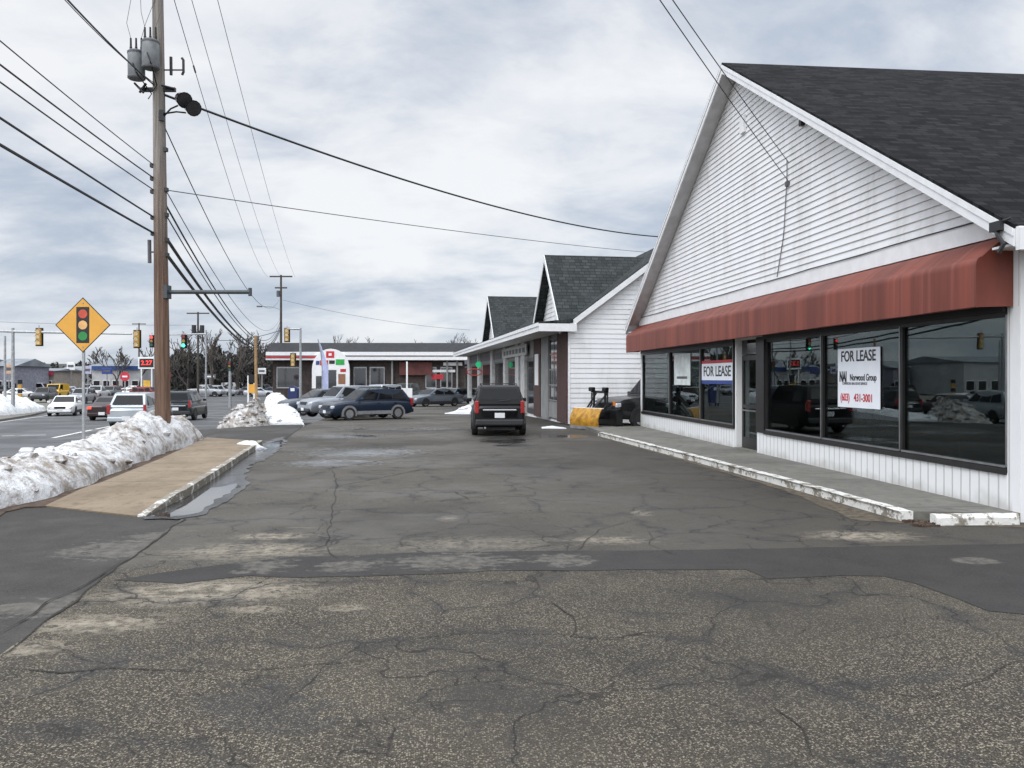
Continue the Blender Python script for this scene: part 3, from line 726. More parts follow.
# awning
AX = -.52; prof = [(-.002, 3.72)]
for i in range(1, 7): prof.append((AX * .84 * i / 6, 3.72 - .30 * (i / 6) ** 1.3))
for i in range(1, 7):
    t = PI / 2 * i / 6; prof.append((AX * (.84 + .16 * math.sin(t)), 3.30 + .12 * math.cos(t)))
prof += [(AX, 2.77)]
inner = [(x * .97 + (.0 if i else -.0), z - .012) for i, (x, z) in enumerate(prof)][::-1]
a0, a1 = .10, FL + .05
mb = MB(); NS = 60; rings = []
for i in range(NS + 1):
    y = a0 + (a1 - a0) * i / NS; wv = .005 * noise.noise(V(y * 1.1, 0, 0)) 
    rings.append([V(x + (wv if x < -.3 else 0), y, z + (.014 * noise.noise(V(y * .9, 4, 0)) if z < 2.8 else 0)) for x, z in prof] + [V(x + .012, y, z) for x, z in inner])
mb.loft(rings)
aw = mb.build('awning', M_awning, ST, smooth=40)
for y in (a0 + .005, a1 - .005):
    mb = MB(); mb.ext([(x * .985 - .001, y - .004, z - .006) for x, z in prof] + [(-.01, y - .004, 2.78)], (0, .008, 0)); mb.build('awning_end', M_awning, aw)
for i in range(17):
    y = a0 + .1 + (a1 - a0 - .2) * i / 16; MB().tube([(x * .93, y, z - .05) for x, z in prof[1:-1]] + [(AX * .93, y, 2.81)], .014, 5).build('awning_rib', M_galv, aw)
mb = MB(); mb.bb(-.06, -.008, yc0, yR0, 2.72, 2.84); mb.bb(-.06, -.008, yD1, yL1, 2.72, 2.84); mb.build('window_header', M_frame, ST)
# display windows
def window(y0, y1, fm):
    mb = MB(); x0, x1 = .01, .12; z0, z1 = .60, 2.78; t = .05
    mb.bb(x0, x1, y0, y1, z0, z0 + .10); mb.bb(x0, x1, y0, y1, z1 - .12, z1); mb.bb(x0, x1, y0, y0 + t, z0 + .10, z1 - .12); mb.bb(x0, x1, y1 - t, y1, z0 + .10, z1 - .12)
    f = mb.build('window', M_frame, ST)
    mb = MB(); mb.bb(.055, .065, y0 + t, y1 - t, z0 + .10, z1 - .12); mb.build('pane', M_glass, f)
    mb = MB(); mb.bb(-.004, .008, y0 + .004, y0 + .026, z0 + .08, z1 - .1); mb.bb(-.004, .008, y0 + .03, y1 - .03, z0 + .07, z0 + .10); mb.build('window_trim', M_alu, f)
for a, b_ in ((yw(1007), yw(900)), (yw(900), yw(821)), (yw(821), yw(765))): window(a, b_, M_frame)
for a, b_ in ((yw(733), yw(700)), (yw(700), yw(669)), (yw(669), yw(642))): window(a, b_, M_frame)
mb = MB(); mb.bb(-.03, .13, yR0 + .002, yR1 - .002, .60, 2.78); mb.bb(-.035, .0, yc0, yR0, .58, .66); mb.bb(-.035, .0, yD1 + .02, yL1, .58, .66); mb.build('window_post', M_frame, ST)
# door
dm = MB(); dy0, dy1 = yR1 + .02, yD1 - .10; dx = .14
dm.bb(dx, dx + .06, dy0, dy0 + .09, .14, 2.4); dm.bb(dx, dx + .06, dy1 - .09, dy1, .14, 2.4); dm.bb(dx, dx + .06, dy0 + .09, dy1 - .09, .14, .40); dm.bb(dx, dx + .06, dy0 + .09, dy1 - .09, 2.28, 2.4); dm.bb(dx, dx + .06, dy0 + .09, dy1 - .09, 1.12, 1.20)
door = dm.build('door', M_frame, ST)
mb = MB(); mb.bb(dx + .02, dx + .03, dy0 + .09, dy1 - .09, .40, 2.28); mb.build('pane', M_glass, door)
mb = MB(); mb.tube([(dx - .0, dy0 + .13, 1.0), (dx - .06, dy0 + .13, 1.02), (dx - .06, dy0 + .13, 1.32), (dx, dy0 + .13, 1.34)], .012); mb.bb(dx - .05, dx - .03, dy0 + .1, dy1 - .1, 1.05, 1.08); mb.build('handle', M_alu, door)
mb = MB(); mb.bb(dx, dx + .06, dy0, dy1, 2.42, 2.78); mb.build('transom', M_darkglass, ST)
mb = MB(); mb.bb(-.02, .2, yR1 + .004, yD1 - .006, .05, .138); mb.build('threshold', M_walkg, ST)
# gable fittings
gp = lambda px, py: P(px, py, SX / (SN + (px - 512) / F * CS)) - V(SX, SY, 0)
q = gp(745, 124); mb = MB(); mb.bb(-.09, -.02, q.y - .13, q.y + .13, q.z - .22, q.z + .2); mb.build('gable_vent', M_trim, ST)
q1, q2, q3 = gp(789, 178), gp(786, 230), gp(779, 277)
mb = MB(); mb.tube([V(-.045, q1.y, q1.z + .38), V(-.045, q1.y, q1.z), V(-.045, q2.y, q2.z), V(-.045, q2.y + .05, q2.z - .2), V(-.045, q3.y, q3.z)], .010); mb.build('conduit', M_wiregrey, ST)
q = gp(805, 123); mb = MB(); mb.box((-.06, q.y, q.z), (.1, .1, .12)); mb.build('cable_bracket', M_plastic, ST)
q = gp(790, 184); mb = MB(); mb.box((-.06, q.y, q.z), (.07, .09, .10)); mb.build('cable_bracket', M_wiregrey, ST)
mb = MB(); mb.tube([(OX - .05, -.2, 3.72), (OX - .09, -.3, 3.62), (OX - .07, -.38, 3.5), (OX - .10, -.33, 3.40)], .03); mb.box((OX - .06, -.25, 3.74), (.08, .2, .12)); mb.tube([(OX - .05, -.15, 3.78), (OX - .06, -.5, 3.8)], .015); mb.build('cable_bracket', M_plastic, ST)

# lease signs hang in front of the glass
q0, q1 = yw(878), yw(836); sx = .034
zt = CH + 10.0; 
yb = (q0 + q1) / 2; dS = (SY + yb) / (CS - SN * ((857 - 512) / F)); z0, z1 = CH - (408 - HZ) / F * dS, CH + (HZ - 348) / F * dS
sg = thing('lease_sign', 'tall white FOR LEASE sign with broker name and phone number in right display window', 'sign', (SX, SY + yb, z0))
w = q1 - q0; h = z1 - z0
mb = MB(); mb.bb(sx, sx + .012, -w / 2, w / 2, 0, h); mb.build('sign_board', pm('sign_white', (.82, .84, .88), .5, var=.03), sg, bevel=.003)
def lab(body, size, mat, y, z, bold=.0, sxx=1.0): return text('lettering', body, size, mat, sg, face_mtx((sx - .003, y, z), WEST), bold, sxx)
lab('FOR LEASE', .27, M_blackpaint, 0, h * .86, .004, w / 1.56)
lab('NAI', .25, M_blackpaint, w * .36, h * .515, .012, .62)
lab('Norwood Group', .165, M_blackpaint, -w * .12, h * .505, .003, .80 * w / 1.5)
lab('COMMERCIAL REAL ESTATE SERVICES', .065, M_wiregrey, w * .08, h * .405, 0, .8)
lab('(603)', .19, M_redpaint, w * .31, h * .165, .004, .8 * w / 1.4); lab('431-3001', .19, M_redpaint, -w * .13, h * .165, .004, .85 * w / 1.4)
q0, q1 = yw(732), yw(700.5); yb = (q0 + q1) / 2; dS = (SY + yb) / (CS - SN * ((716 - 512) / F)); z0, z1 = CH - (384 - HZ) / F * dS, CH + (HZ - 358) / F * dS
sg = thing('lease_sign', 'wide white FOR LEASE banner with blue edge in the left display window', 'sign', (SX, SY + yb, z0))
w = q1 - q0; h = z1 - z0
mb = MB(); mb.bb(sx, sx + .012, -w / 2, w / 2, .10, h - .14); mb.build('sign_board', pm('sign_white', (.82, .84, .88), .5), sg)
mb = MB(); mb.bb(sx, sx + .012, -w / 2, w / 2, 0, .096); mb.build('blue_edge', M_bluepaint, sg)
mb = MB(); mb.bb(sx, sx + .012, -w / 2, w / 2, h - .136, h - .06); mb.build('red_edge', M_redpaint, sg)
lab('FOR LEASE', .38, M_blackpaint, 0, .10 + (h - .24) / 2, .005, w / 2.1)
# a poster taped to the glass of the left window
yp = (yw(689) + yw(673)) / 2; wp = yw(673) - yw(689); dP = (SY + yp) / (CS - SN * ((681 - 512) / F)); zp0, zp1 = CH - (385 - HZ) / F * dP, CH + (HZ - 354) / F * dP
pt = tag(MB().bb(-.004, .004, -wp / 2, wp / 2, 0, zp1 - zp0).build('poster', pm('poster_paper', (.66, .70, .68), .6)), 'pale paper poster left of the wide FOR LEASE banner on the display window', 'poster')
pt.location = (SX + .040, SY + yp, zp0)
MB().bb(-.0075, -.0055, -wp * .32, wp * .32, (zp1 - zp0) * .2, (zp1 - zp0) * .28).build('printed_line', M_wiregrey, pt)

# ---------------------------------------------------------------- shop with two dormers behind
BA = math.radians(3.3); B0 = GD(568.5, 33.4)
SB = thing('shop_building', 'long white shop with dark shingled dormers and covered front behind black SUV', 'building', (B0.x, B0.y, 0), BA)
BL, BD, BE, BR = 40.0, 10.0, 4.05, 7.9; BS = .74
Bi = Matrix.Rotation(-BA, 3, 'Z')
dirB = Matrix.Rotation(BA, 3, 'Z') @ V(0, 1, 0)
def tb(px):
    """distance along the shop front seen at this column"""
    u = (px - 512) / F; k = u * CS + SN; m = CS - u * SN     # direction (k,m)
    return (B0.y * k - B0.x * m) / (dirB.x * m - dirB.y * k)
mb = MB(); rz = BE + BS * BD / 2
mb.bb(.3, BD, 0, .15, 0, BE); mb.bb(.1, BD - .05, .1, BL - .1, -.9, .01); mb.ext([(0.02, 0, BE), (BD, 0, BE), (BD / 2, 0, rz - .05)], (0, .15, 0)); mb.bb(.02, .3, .001, .15, 0, BE)
mb.bb(BD - .15, BD, .15, BL, 0, BE); mb.bb(0.1, BD, BL - .15, BL, 0, BE)
mb.build('side_wall', M_siding, SB)
mb = MB(); z = .25
while z < rz - .3:
    z1 = z + .20; a = max(.06, (z - BE) / BS + .1); b_ = max(.06, (z1 - BE) / BS + .1); e1 = BD - a; e2 = BD - b_
    if e2 > b_:
        A = [V(a, -.03, z), V(e1, -.03, z), V(e2, -.008, z1 + .004), V(b_, -.008, z1 + .004)]
        mb.face(A); mb.face([V(a, -.004, z), V(e1, -.004, z), A[1], A[0]])
    z += .20
mb.build('clapboards', M_siding, SB)
mb = MB(); mb.bb(-.02, .06, -.05, .02, 0, BE); mb.build('corner_board', M_trim, SB)
mb = MB(); mb.bb(.10, .25, .15, BL - .15, 3.0, BE); mb.bb(.12, .25, .15, BL - .15, 0, 3.0); mb.build('front_wall', M_greywall, SB)
mb = MB(); mb.bb(-1.25, .0, -.35, BL + .3, BE - .30, BE - .26); mb.build('canopy_soffit', M_trim, SB)
mb = MB(); mb.bb(-1.29, -1.25, -.37, BL + .3, BE - .34, BE - .03); mb.bb(-1.25, .25, -.39, -.35, BE - .34, BE - .03); mb.bb(-1.33, -1.29, -.38, BL + .3, BE - .14, BE - .0); mb.build('canopy_fascia', M_trim, SB)
mb = MB(); mb.ext([(-1.33, -.4, BE), (-1.33, -.4, BE + .03), (.1, -.4, BE + .16), (.1, -.4, BE)], (0, BL + .7, 0)); mb.build('canopy_roof', M_shingle2, SB)
for s in (0, 1):
    X = (lambda x: x) if s == 0 else (lambda x: BD - x)
    mb = MB(); mb.ext([(X(-.05), -.32, BE + .06), (X(BD / 2), -.32, rz + .12), (X(BD / 2), -.32, rz + .07), (X(-.05), -.32, BE + .01)], (0, BL + .6, 0)); mb.build('roof', M_shingle2, SB)
    mb = MB(); mb.ext([(X(0), -.35, BE + .05), (X(BD / 2), -.35, rz + .065), (X(BD / 2), -.35, rz - .19), (X(0), -.35, BE - .20)], (0, .03, 0)); mb.build('rake_board', M_trim, SB)
    mb = MB(); mb.ext([(X(0), -.318, BE - .15), (X(BD / 2), -.318, rz - .14), (X(BD / 2), -.318, rz - .17), (X(0), -.318, BE - .18)], (0, .31, 0)); mb.build('rake_soffit', M_trim, SB)
def dormer(yc, hw, zr):
    e = BE + .08; k = (zr - e) / hw; xr = (zr - BE) / BS
    mb = MB(); mb.ext([(.05, yc - hw, e), (.05, yc + hw, e), (.05, yc, zr)], (.12, 0, 0)); w_ = mb.build('dormer_gable', M_siding, SB)
    mb = MB(); z = e + .05
    while z < zr - .3:
        a = (z - e) / k + .06; b_ = (z + .2 - e) / k + .06
        A = [V(.02, yc - hw + a, z), V(.02, yc + hw - a, z), V(.042, yc + hw - b_, z + .2), V(.042, yc - hw + b_, z + .2)]
        mb.face(A); mb.face([V(.046, A[0].y, z), V(.046, A[1].y, z), A[1], A[0]]); z += .2
    mb.build('dormer_siding', M_siding, SB)
    for s in (-1, 1):
        mb = MB(); ov = .35
        o0 = V(-.4, yc + s * (hw + ov), e - ov * k + .10); o1 = V(-.4, yc, zr + .10); i1 = V(xr + .3, yc, zr + .10); i0 = V(-.1, yc + s * (hw + ov), e - ov * k + .10)
        mb.loft([[o0, o1, i1, i0], [p - V(0, 0, .07) for p in (o0, o1, i1, i0)]]); mb.build('dormer_roof', M_shingle3, SB)
        mb = MB(); mb.ext([V(-.43, yc + s * (hw + ov), e - ov * k + .085), V(-.43, yc, zr + .085), V(-.43, yc, zr - .20), V(-.43, yc + s * (hw + ov), e - ov * k - .14)], (.03, 0, 0)); mb.build('dormer_rake', M_trim, SB)
dormer(3.0, 2.9, 7.15)
dormer(tb(493.5), 3.4, 7.3)
# front openings seen past the black SUV
def fr(px0, px1, z0, z1, x0, x1, mat, name, par=SB):
    a, b_ = sorted((tb(px0), tb(px1)))
    return MB().bb(x0, x1, a, b_, z0, z1).build(name, mat, par)
fr(558, 567.5, 0, BE - .3, -.05, .12, M_brick, 'brick_pier')
f = fr(548.5, 558, .1, BE - .5, .06, .10, M_frame, 'window')
a, b_ = sorted((tb(548.5), tb(558)))
mb = MB()
for i in range(4):
    for j in range(2):
        y0, y1 = a + .06 + (b_ - a - .06) * j / 2, a + (b_ - a - .06) * (j + 1) / 2
        z0 = .9 + i * .68; mb.bb(.045, .055, y0, y1, z0, z0 + .62)
mb.build('panes', M_darkglass, f)
mb = MB(); mb.bb(.03, .058, a, b_, .1, .8)
for i in range(5): mb.bb(.03, .058, a, b_, .84 + i * .68, .89 + i * .68)
mb.bb(.03, .044, (a + b_) / 2 - .03, (a + b_) / 2 + .03, .8, 3.5); mb.build('glazing_bar', M_greywall, f)
fr(541.5, 548.5, 0, BE - .3, -.03, .12, M_greywall, 'grey_pilaster')
bp = fr(534.5, 541, 0, BE - .3, -.05, .12, M_brick, 'brick_pier')
fr(536, 539.5, 1.5, 3.0, -.07, -.055, M_white, 'white_notice', bp)
d = fr(526, 534, .05, 2.9, .06, .118, M_frame, 'doorway')
fr(526.6, 533.4, .3, 2.7, .05, .058, M_darkglass, 'pane', d)
for p0, p1 in ((521.5, 525.5), (516, 519.5), (504, 506), (491, 493), (478, 480), (468, 470)): fr(p0, p1, 0, BE - .3, -.06, .12, pm('pilaster_grey', (.46, .46, .45), .6), 'white_pilaster')
for p0, p1 in ((507, 515.5), (494, 503), (482, 490.5), (471, 477), (464, 467.5)):
    f = fr(p0, p1, .3, 2.9, .07, .118, M_wiregrey, 'window')
    a, b_ = sorted((tb(p0), tb(p1))); g = (b_ - a)
    mb = MB()
    for j in range(2): mb.bb(.055, .068, a + .08 + j * g / 2, a + g / 2 * (j + 1) - .06, .4, 2.8)
    mb.build('pane', M_darkglass, f)
fr(519.6, 521.4, .1, 2.7, .07, .118, M_frame, 'doorway')
sb = fr(503.5, 528, 3.05, 3.62, -.10, -.04, pm('sign_board_grey', (.44, .44, .42), .6, scale=6), 'sign_board')
a, b_ = sorted((tb(503.5), tb(528)))
mb = MB()
for i in range(7): mb.bb(-.108, -.102, a + .4 + i * (b_ - a - .8) / 7, a + .4 + (i + .7) * (b_ - a - .8) / 7, 3.2, 3.45)
mb.build('sign_marks', M_wiregrey, sb)
fr(464, 500, 3.1, 3.5, .05, .09, M_wiregrey, 'wall_band')
gs = thing('shop_sign', 'small lit green round sign over a red oval below the far canopy', 'sign', P(478.5, 366, 56), BA)
MB().cyl((0, -.02, .1), (0, .02, .1), .20, n=16).build('green_disc', emis('green_neon', (.02, .42, .16), .45), gs)
MB().cyl((0, .05, .1), (0, .05, .9), .02, n=6).build('hanger', M_black, gs)
mb = MB(); mb.tube([(-.25 + .5 * math.cos(t * PI / 8), 0, -.42 + .22 * math.sin(t * PI / 8)) for t in range(17)], .04, 5); mb.build('red_oval', emis('red_neon', (.35, .05, .05), .12), gs)

# ---------------------------------------------------------------- vehicles
def paint(name, col, metal=.3):
    return pm('paint_' + name, col, .35, metal, var=.10, scale=1.5, coat=.35, spec=.35)
SPEC = {  # L, W, H, belt, hood, clearance, wheel radius, windshield base, windshield top, rear roof, rear base, deck
    'suv':    (4.70, 1.84, 1.74, 1.12, 1.06, .30, .37, .85, .25, -2.05, -2.27, 1.10),
    'wagon':  (4.65, 1.76, 1.60, 1.01, .95, .27, .34, 1.05, .30, -1.80, -2.24, .98),
    'sedan':  (4.70, 1.78, 1.43, .94, .88, .22, .33, 1.00, .25, -1.05, -1.75, .97),
    'pickup': (5.50, 1.95, 1.86, 1.20, 1.14, .36, .40, 1.05, .50, -.80, -1.0, 1.16),
    'van':    (5.20, 1.95, 2.05, 1.15, 1.08, .30, .36, 1.75, 1.15, -2.45, -2.55, 1.1)}
def car(kind, pm_, name, label, cat, loc, rz, group=None, detail=2, rear_lit=False, arch=None, rails=False, scale=1.0, grille=None):
    Lc, W, H, belt, hood, cl, wr, xA, xB, xC, xD, deck = SPEC[kind]
    t = thing(name, label, cat, loc, rz, group); t.scale = (scale,) * 3
    hx = Lc / 2; h2 = W / 2
    def ring(x, zb, zt, w):
        y = h2 * w; k = zt - zb
        half = [(-y * .92, zb), (-y, zb + .22 * k), (-y, zb + .62 * k), (-y * .965, zb + .86 * k), (-y * .86, zt)]
        return [V(x, a, z) for a, z in half] + [V(x, -a, z) for a, z in half[::-1]]
    sts = [(hx, cl + .16, hood - .30, .78), (hx - .07, cl + .06, hood - .17, .88), (hx - .30, cl, hood - .07, .95), (hx - .75, cl - .03, hood - .01, .99), (xA + .02, cl - .04, (belt + hood) / 2 + .01, 1.0),
           (xB - .2, cl - .04, belt, 1.0), (-.6, cl - .04, belt, 1.0), (-hx + .85, cl - .02, belt + .01, .99), (-hx + .30, cl, deck, .96), (-hx + .06, cl + .06, deck - .05, .92), (-hx, cl + .15, deck - .14, .86)]
    mb = MB(); mb.loft([ring(*s) for s in sts])
    def cr(x, zr, wb, wt): return [V(x, -h2 * wb, belt - .05), V(x, -h2 * wt, zr), V(x, h2 * wt, zr), V(x, h2 * wb, belt - .05)]
    wt = .74 if kind != 'van' else .86; wb = .93
    A, B, C_, D = cr(xA, belt + .0, wb * .96, wb * .92), cr(xB, H - .035, wb, wt), cr(xC, H - .045, wb, wt * (.97 if kind != 'suv' else 1)), cr(xD, deck + .0, wb * .97, wb * .90)
    Mi = cr((xB + xC) / 2, H, wb, wt * 1.01)
    mb.loft([A, B, Mi, C_, D])
    if kind == 'pickup':
        pass
    body = mb.build('body', pm_, t, smooth=32, bevel=.035)
    # glass
    def ext_side(sg):
        return lambda p: p if sg < 0 else V(p.x, -p.y, p.z)
    q = [A[3], A[0], B[1], B[2]]; MB().pane([A[0] + V(0, 0, .05), A[3] + V(0, 0, .05), B[2], B[1]], .06, .94, .08, .90, .012, .01).build('windshield', M_cglass, t)
    MB().pane([D[3] + V(0, 0, .06), D[0] + V(0, 0, .06), C_[1], C_[2]], .09, .91, .14 if kind != 'suv' else .2, .86, .012, .01).build('rear_window', M_cglass, t)
    segs = {'suv': [(0, .30), (.335, .64), (.675, .97)], 'wagon': [(.0, .33), (.365, .66), (.69, .97)], 'sedan': [(0, .48), (.53, .97)], 'pickup': [(0, .56), (.6, .97)], 'van': [(0, .28)]}[kind]
    for s in (-1, 1):
        f = ext_side(s); lo0, lo1, hi0, hi1 = f(V(xA - .28, -h2 * wb, belt + .03)), f(V(xD + .22, -h2 * wb, belt + .03)), f(B[1] * 1.0), f(C_[1] * 1.0)
        hi0, hi1 = V(hi0.x - .05, hi0.y, hi0.z - .06), V(hi1.x + .06, hi1.y, hi1.z - .06)
        for u0, u1 in segs:
            quad = [lo0, lo1, hi1, hi0] if s > 0 else [lo0, lo1, hi1, hi0]
            mb = MB(); n = ((lo1 - lo0).cross(hi0 - lo0)).normalized(); n = n if n.y * s > 0 else -n
            g = lambda u, v: (lo0 * (1 - u) + lo1 * u) * (1 - v) + (hi0 * (1 - u) + hi1 * u) * v
            pts = [g(u0, .02), g(u1, .02), g(u1, .97), g(u0, .97)]
            mb.ext([p + n * .004 for p in pts], n * .012); mb.build('side_window', M_cglass, t)
    # wheels
    wx = (hx - .92, -hx + .95)
    for x in wx:
        for s in (-1, 1):
            y1 = s * (h2 + .006); mb = MB(); am = arch or M_plastic
            ro = wr * 1.24 if arch else wr * 1.12
            pts = [V(x + ro * math.cos(a), s * (h2 - .12), wr + ro * math.sin(a)) for a in (PI * (-.10 + 1.20 * k / 16) for k in range(17))]
            mb.ext(pts, (0, s * .13, 0)); mb.build('wheel_arch', am, t)
            mb = MB(); prof = [(wr * .62, -.10), (wr * .93, -.105), (wr, -.07), (wr, .07), (wr * .93, .105), (wr * .62, .10)]
            mb.loft([[V(x + r * math.cos(a), s * (h2 - .085) + o, wr + r * math.sin(a)) for r, o in prof] for a in (2 * PI * k / 20 for k in range(20))] + [[V(x + r, s * (h2 - .085) + o, wr) for r, o in prof]], cap=False)
            w = mb.build('wheel', M_rubber, t, smooth=40)
            mb = MB(); yr = s * (h2 + .002)
            mb.cyl((x, s * (h2 - .12), wr), (x, s * (h2 - .03), wr), wr * .64, n=18)
            for k in range(5):
                a = 2 * PI * k / 5 + .3; c_ = V(x + wr * .36 * math.cos(a), s * (h2 - .015), wr + wr * .36 * math.sin(a))
                mb.box(c_, (wr * .56, .03, wr * .17), m=Matrix.Rotation(-a, 3, 'Y'))
            mb.build('rim', M_rim, w)
    # lamps, bumpers, grille, plates
    for s in (-1, 1):
        mb = MB(); z = hood - .27
        mb.box((hx - .10, s * h2 * .70, z), (.20, h2 * .34, .15), rz=-s * .38); mb.build('headlight', M_lamp, t, bevel=.03)
        mb = MB()
        if kind in ('suv', 'van', 'wagon'): mb.box((-hx + .07, s * h2 * .845, deck - .10), (.16, h2 * .15, .42))
        else: mb.box((-hx + .06, s * h2 * .70, deck - .19), (.14, h2 * .40, .15), rz=s * .25)
        mb.build('tail_light', M_redlit if rear_lit else M_red, t, bevel=.02)
        mb = MB(); mb.box((xA - .30, s * (h2 + .10), belt + .06), (.10, .20, .14)); mb.build('mirror', pm_ if kind != 'pickup' else M_plastic, t, bevel=.03)
    if detail >= 1:
        MB().box((hx - .02, 0, cl + .14), (.14, W * .80, .17)).build('front_bumper', M_plastic if kind in ('suv', 'pickup') else pm_, t, bevel=.04)
        MB().box((hx - .035, 0, hood - .27), (.10, W * .40, .16)).build('grille', grille or M_plastic, t, bevel=.02)
        MB().box((-hx + .02, 0, cl + .18), (.18, W * .90, .22)).build('rear_bumper', M_plastic if kind in ('suv', 'pickup') else pm_, t, bevel=.05)
        MB().box((-hx - .075 if kind != 'suv' else -hx - .02, 0, deck - .38 if kind == 'suv' else cl + .24), (.012, .34, .17)).build('number_plate', M_plate, t)
        MB().box((hx + .055, 0, cl + .18), (.012, .32, .15)).build('number_plate', M_plate, t)
        for s in (-1, 1):
            mb = MB()
            for k in (0, 1):
                x = xB - .55 - k * 1.0
                if x > xD: mb.box((x, s * (h2 + .012), belt - .14), (.18, .025, .03))
            mb.build('door_handle', pm_ if kind != 'suv' else M_plastic, t)
            MB().bb(-hx + 1.35, hx - 1.35, s * (h2 + .004) - .012, s * (h2 + .004) + .012, cl + .02, cl + .20).build('sill', arch or M_plastic, t, bevel=.008)
    if kind in ('suv',) and detail >= 2:
        MB().box((-hx - .005, 0, deck - .20), (.03, W * .62, .055)).build('chrome_strip', M_chrome, t, bevel=.01)
        MB().box((-hx + .04, 0, deck - .34), (.08, W * .70, .30)).build('tailgate_panel', pm_, t, bevel=.02)
        mb = MB(); mb.tube([(-hx + .02, .05, deck + .10), (-hx + .06, -.35, deck + .14)], .012, 5); mb.build('wiper', M_plastic, t)
        mb = MB(); mb.cyl((-hx + .1, .5, .30), (-hx - .04, .5, .30), .035, n=8); mb.build('exhaust_pipe', M_galv, t)
        mb = MB(); mb.box((-hx + .5, 0, .30), (.3, W * .6, .12)); mb.build('rear_axle', M_plastic, t)
    if rails:
        for s in (-1, 1):
            mb = MB(); y = s * h2 * .66
            mb.tube([(xB - .1, y, H - .04), (xB - .2, y, H + .05), (xC + .2, y, H + .05), (xC + .08, y, H - .05)], .018, 6); mb.build('roof_rail', M_plastic, t)
        mb = MB()
        for x in (xB - .5, xC + .6): mb.bb(x - .03, x + .03, -h2 * .66, h2 * .66, H + .03, H + .055)
        mb.build('roof_bar', M_plastic, t)
    return t
# black SUV in front of the shop
p = G(495.5, 437); hd = head(-.06, 1)
suv = car('suv', pm('paint_black', (.005, .0052, .006), .4, 0, var=.1, coat=.15, spec=.25), 'parked_suv', 'black SUV parked in the lot, seen from behind with chrome strip and white plate', 'car', p + L(0, 2.35), hd, rails=True, scale=.93)
# blue wagon and its row
hd = head(-.79, -.60); c0 = GD(360.5, 38.6, zlot(39))
car('wagon', paint('navy', (.012, .022, .042), .2), 'parked_wagon', 'dark blue station wagon with grey wheel arches and roof rails, nearest in its row', 'car', c0 + L(.2, .5), hd, 'cars parked in a row by the snow', arch=pm('cladding_grey', (.22, .22, .22), .6), rails=True, scale=.90)
off = L(-.56, .83)
car('suv', paint('silver', (.30, .32, .35), .6), 'parked_suv', 'silver SUV between the blue wagon and the darker car in the parked row', 'car', c0 + L(.2, .5) + off * 2.9, hd + .03, 'cars parked in a row by the snow', scale=.90)
car('sedan', paint('graphite', (.06, .07, .09), .5), 'parked_car', 'graphite sedan farthest in the parked row beside the white snow ridge', 'car', c0 + L(.2, .5) + off * 5.8, hd, 'cars parked in a row by the snow', scale=.95)
car('suv', paint('pale', (.52, .55, .58), .4), 'parked_suv', 'pale SUV half hidden behind the roof of the blue wagon', 'car', GZ(378, 66), head(-.5, -.8), detail=1)
# by the convenience store
car('sedan', paint('steel', (.16, .18, .21), .6), 'parked_car', 'steel grey sedan with silver wheels facing left in front of the convenience store', 'car', GZ(434, 66), head(-.72, -.65), detail=2)
car('pickup', paint('darkgreen', (.012, .018, .017), .2), 'parked_pickup', 'black green pickup truck just right of the blue wagon', 'pickup truck', GZ(407, 76), head(-.35, -.93), detail=1)
car('sedan', paint('bluegrey', (.10, .13, .15), .5), 'parked_car', 'blue grey car partly behind the snow pile near the shop corner', 'car', GZ(453, 76), head(-.5, -.86), detail=1)
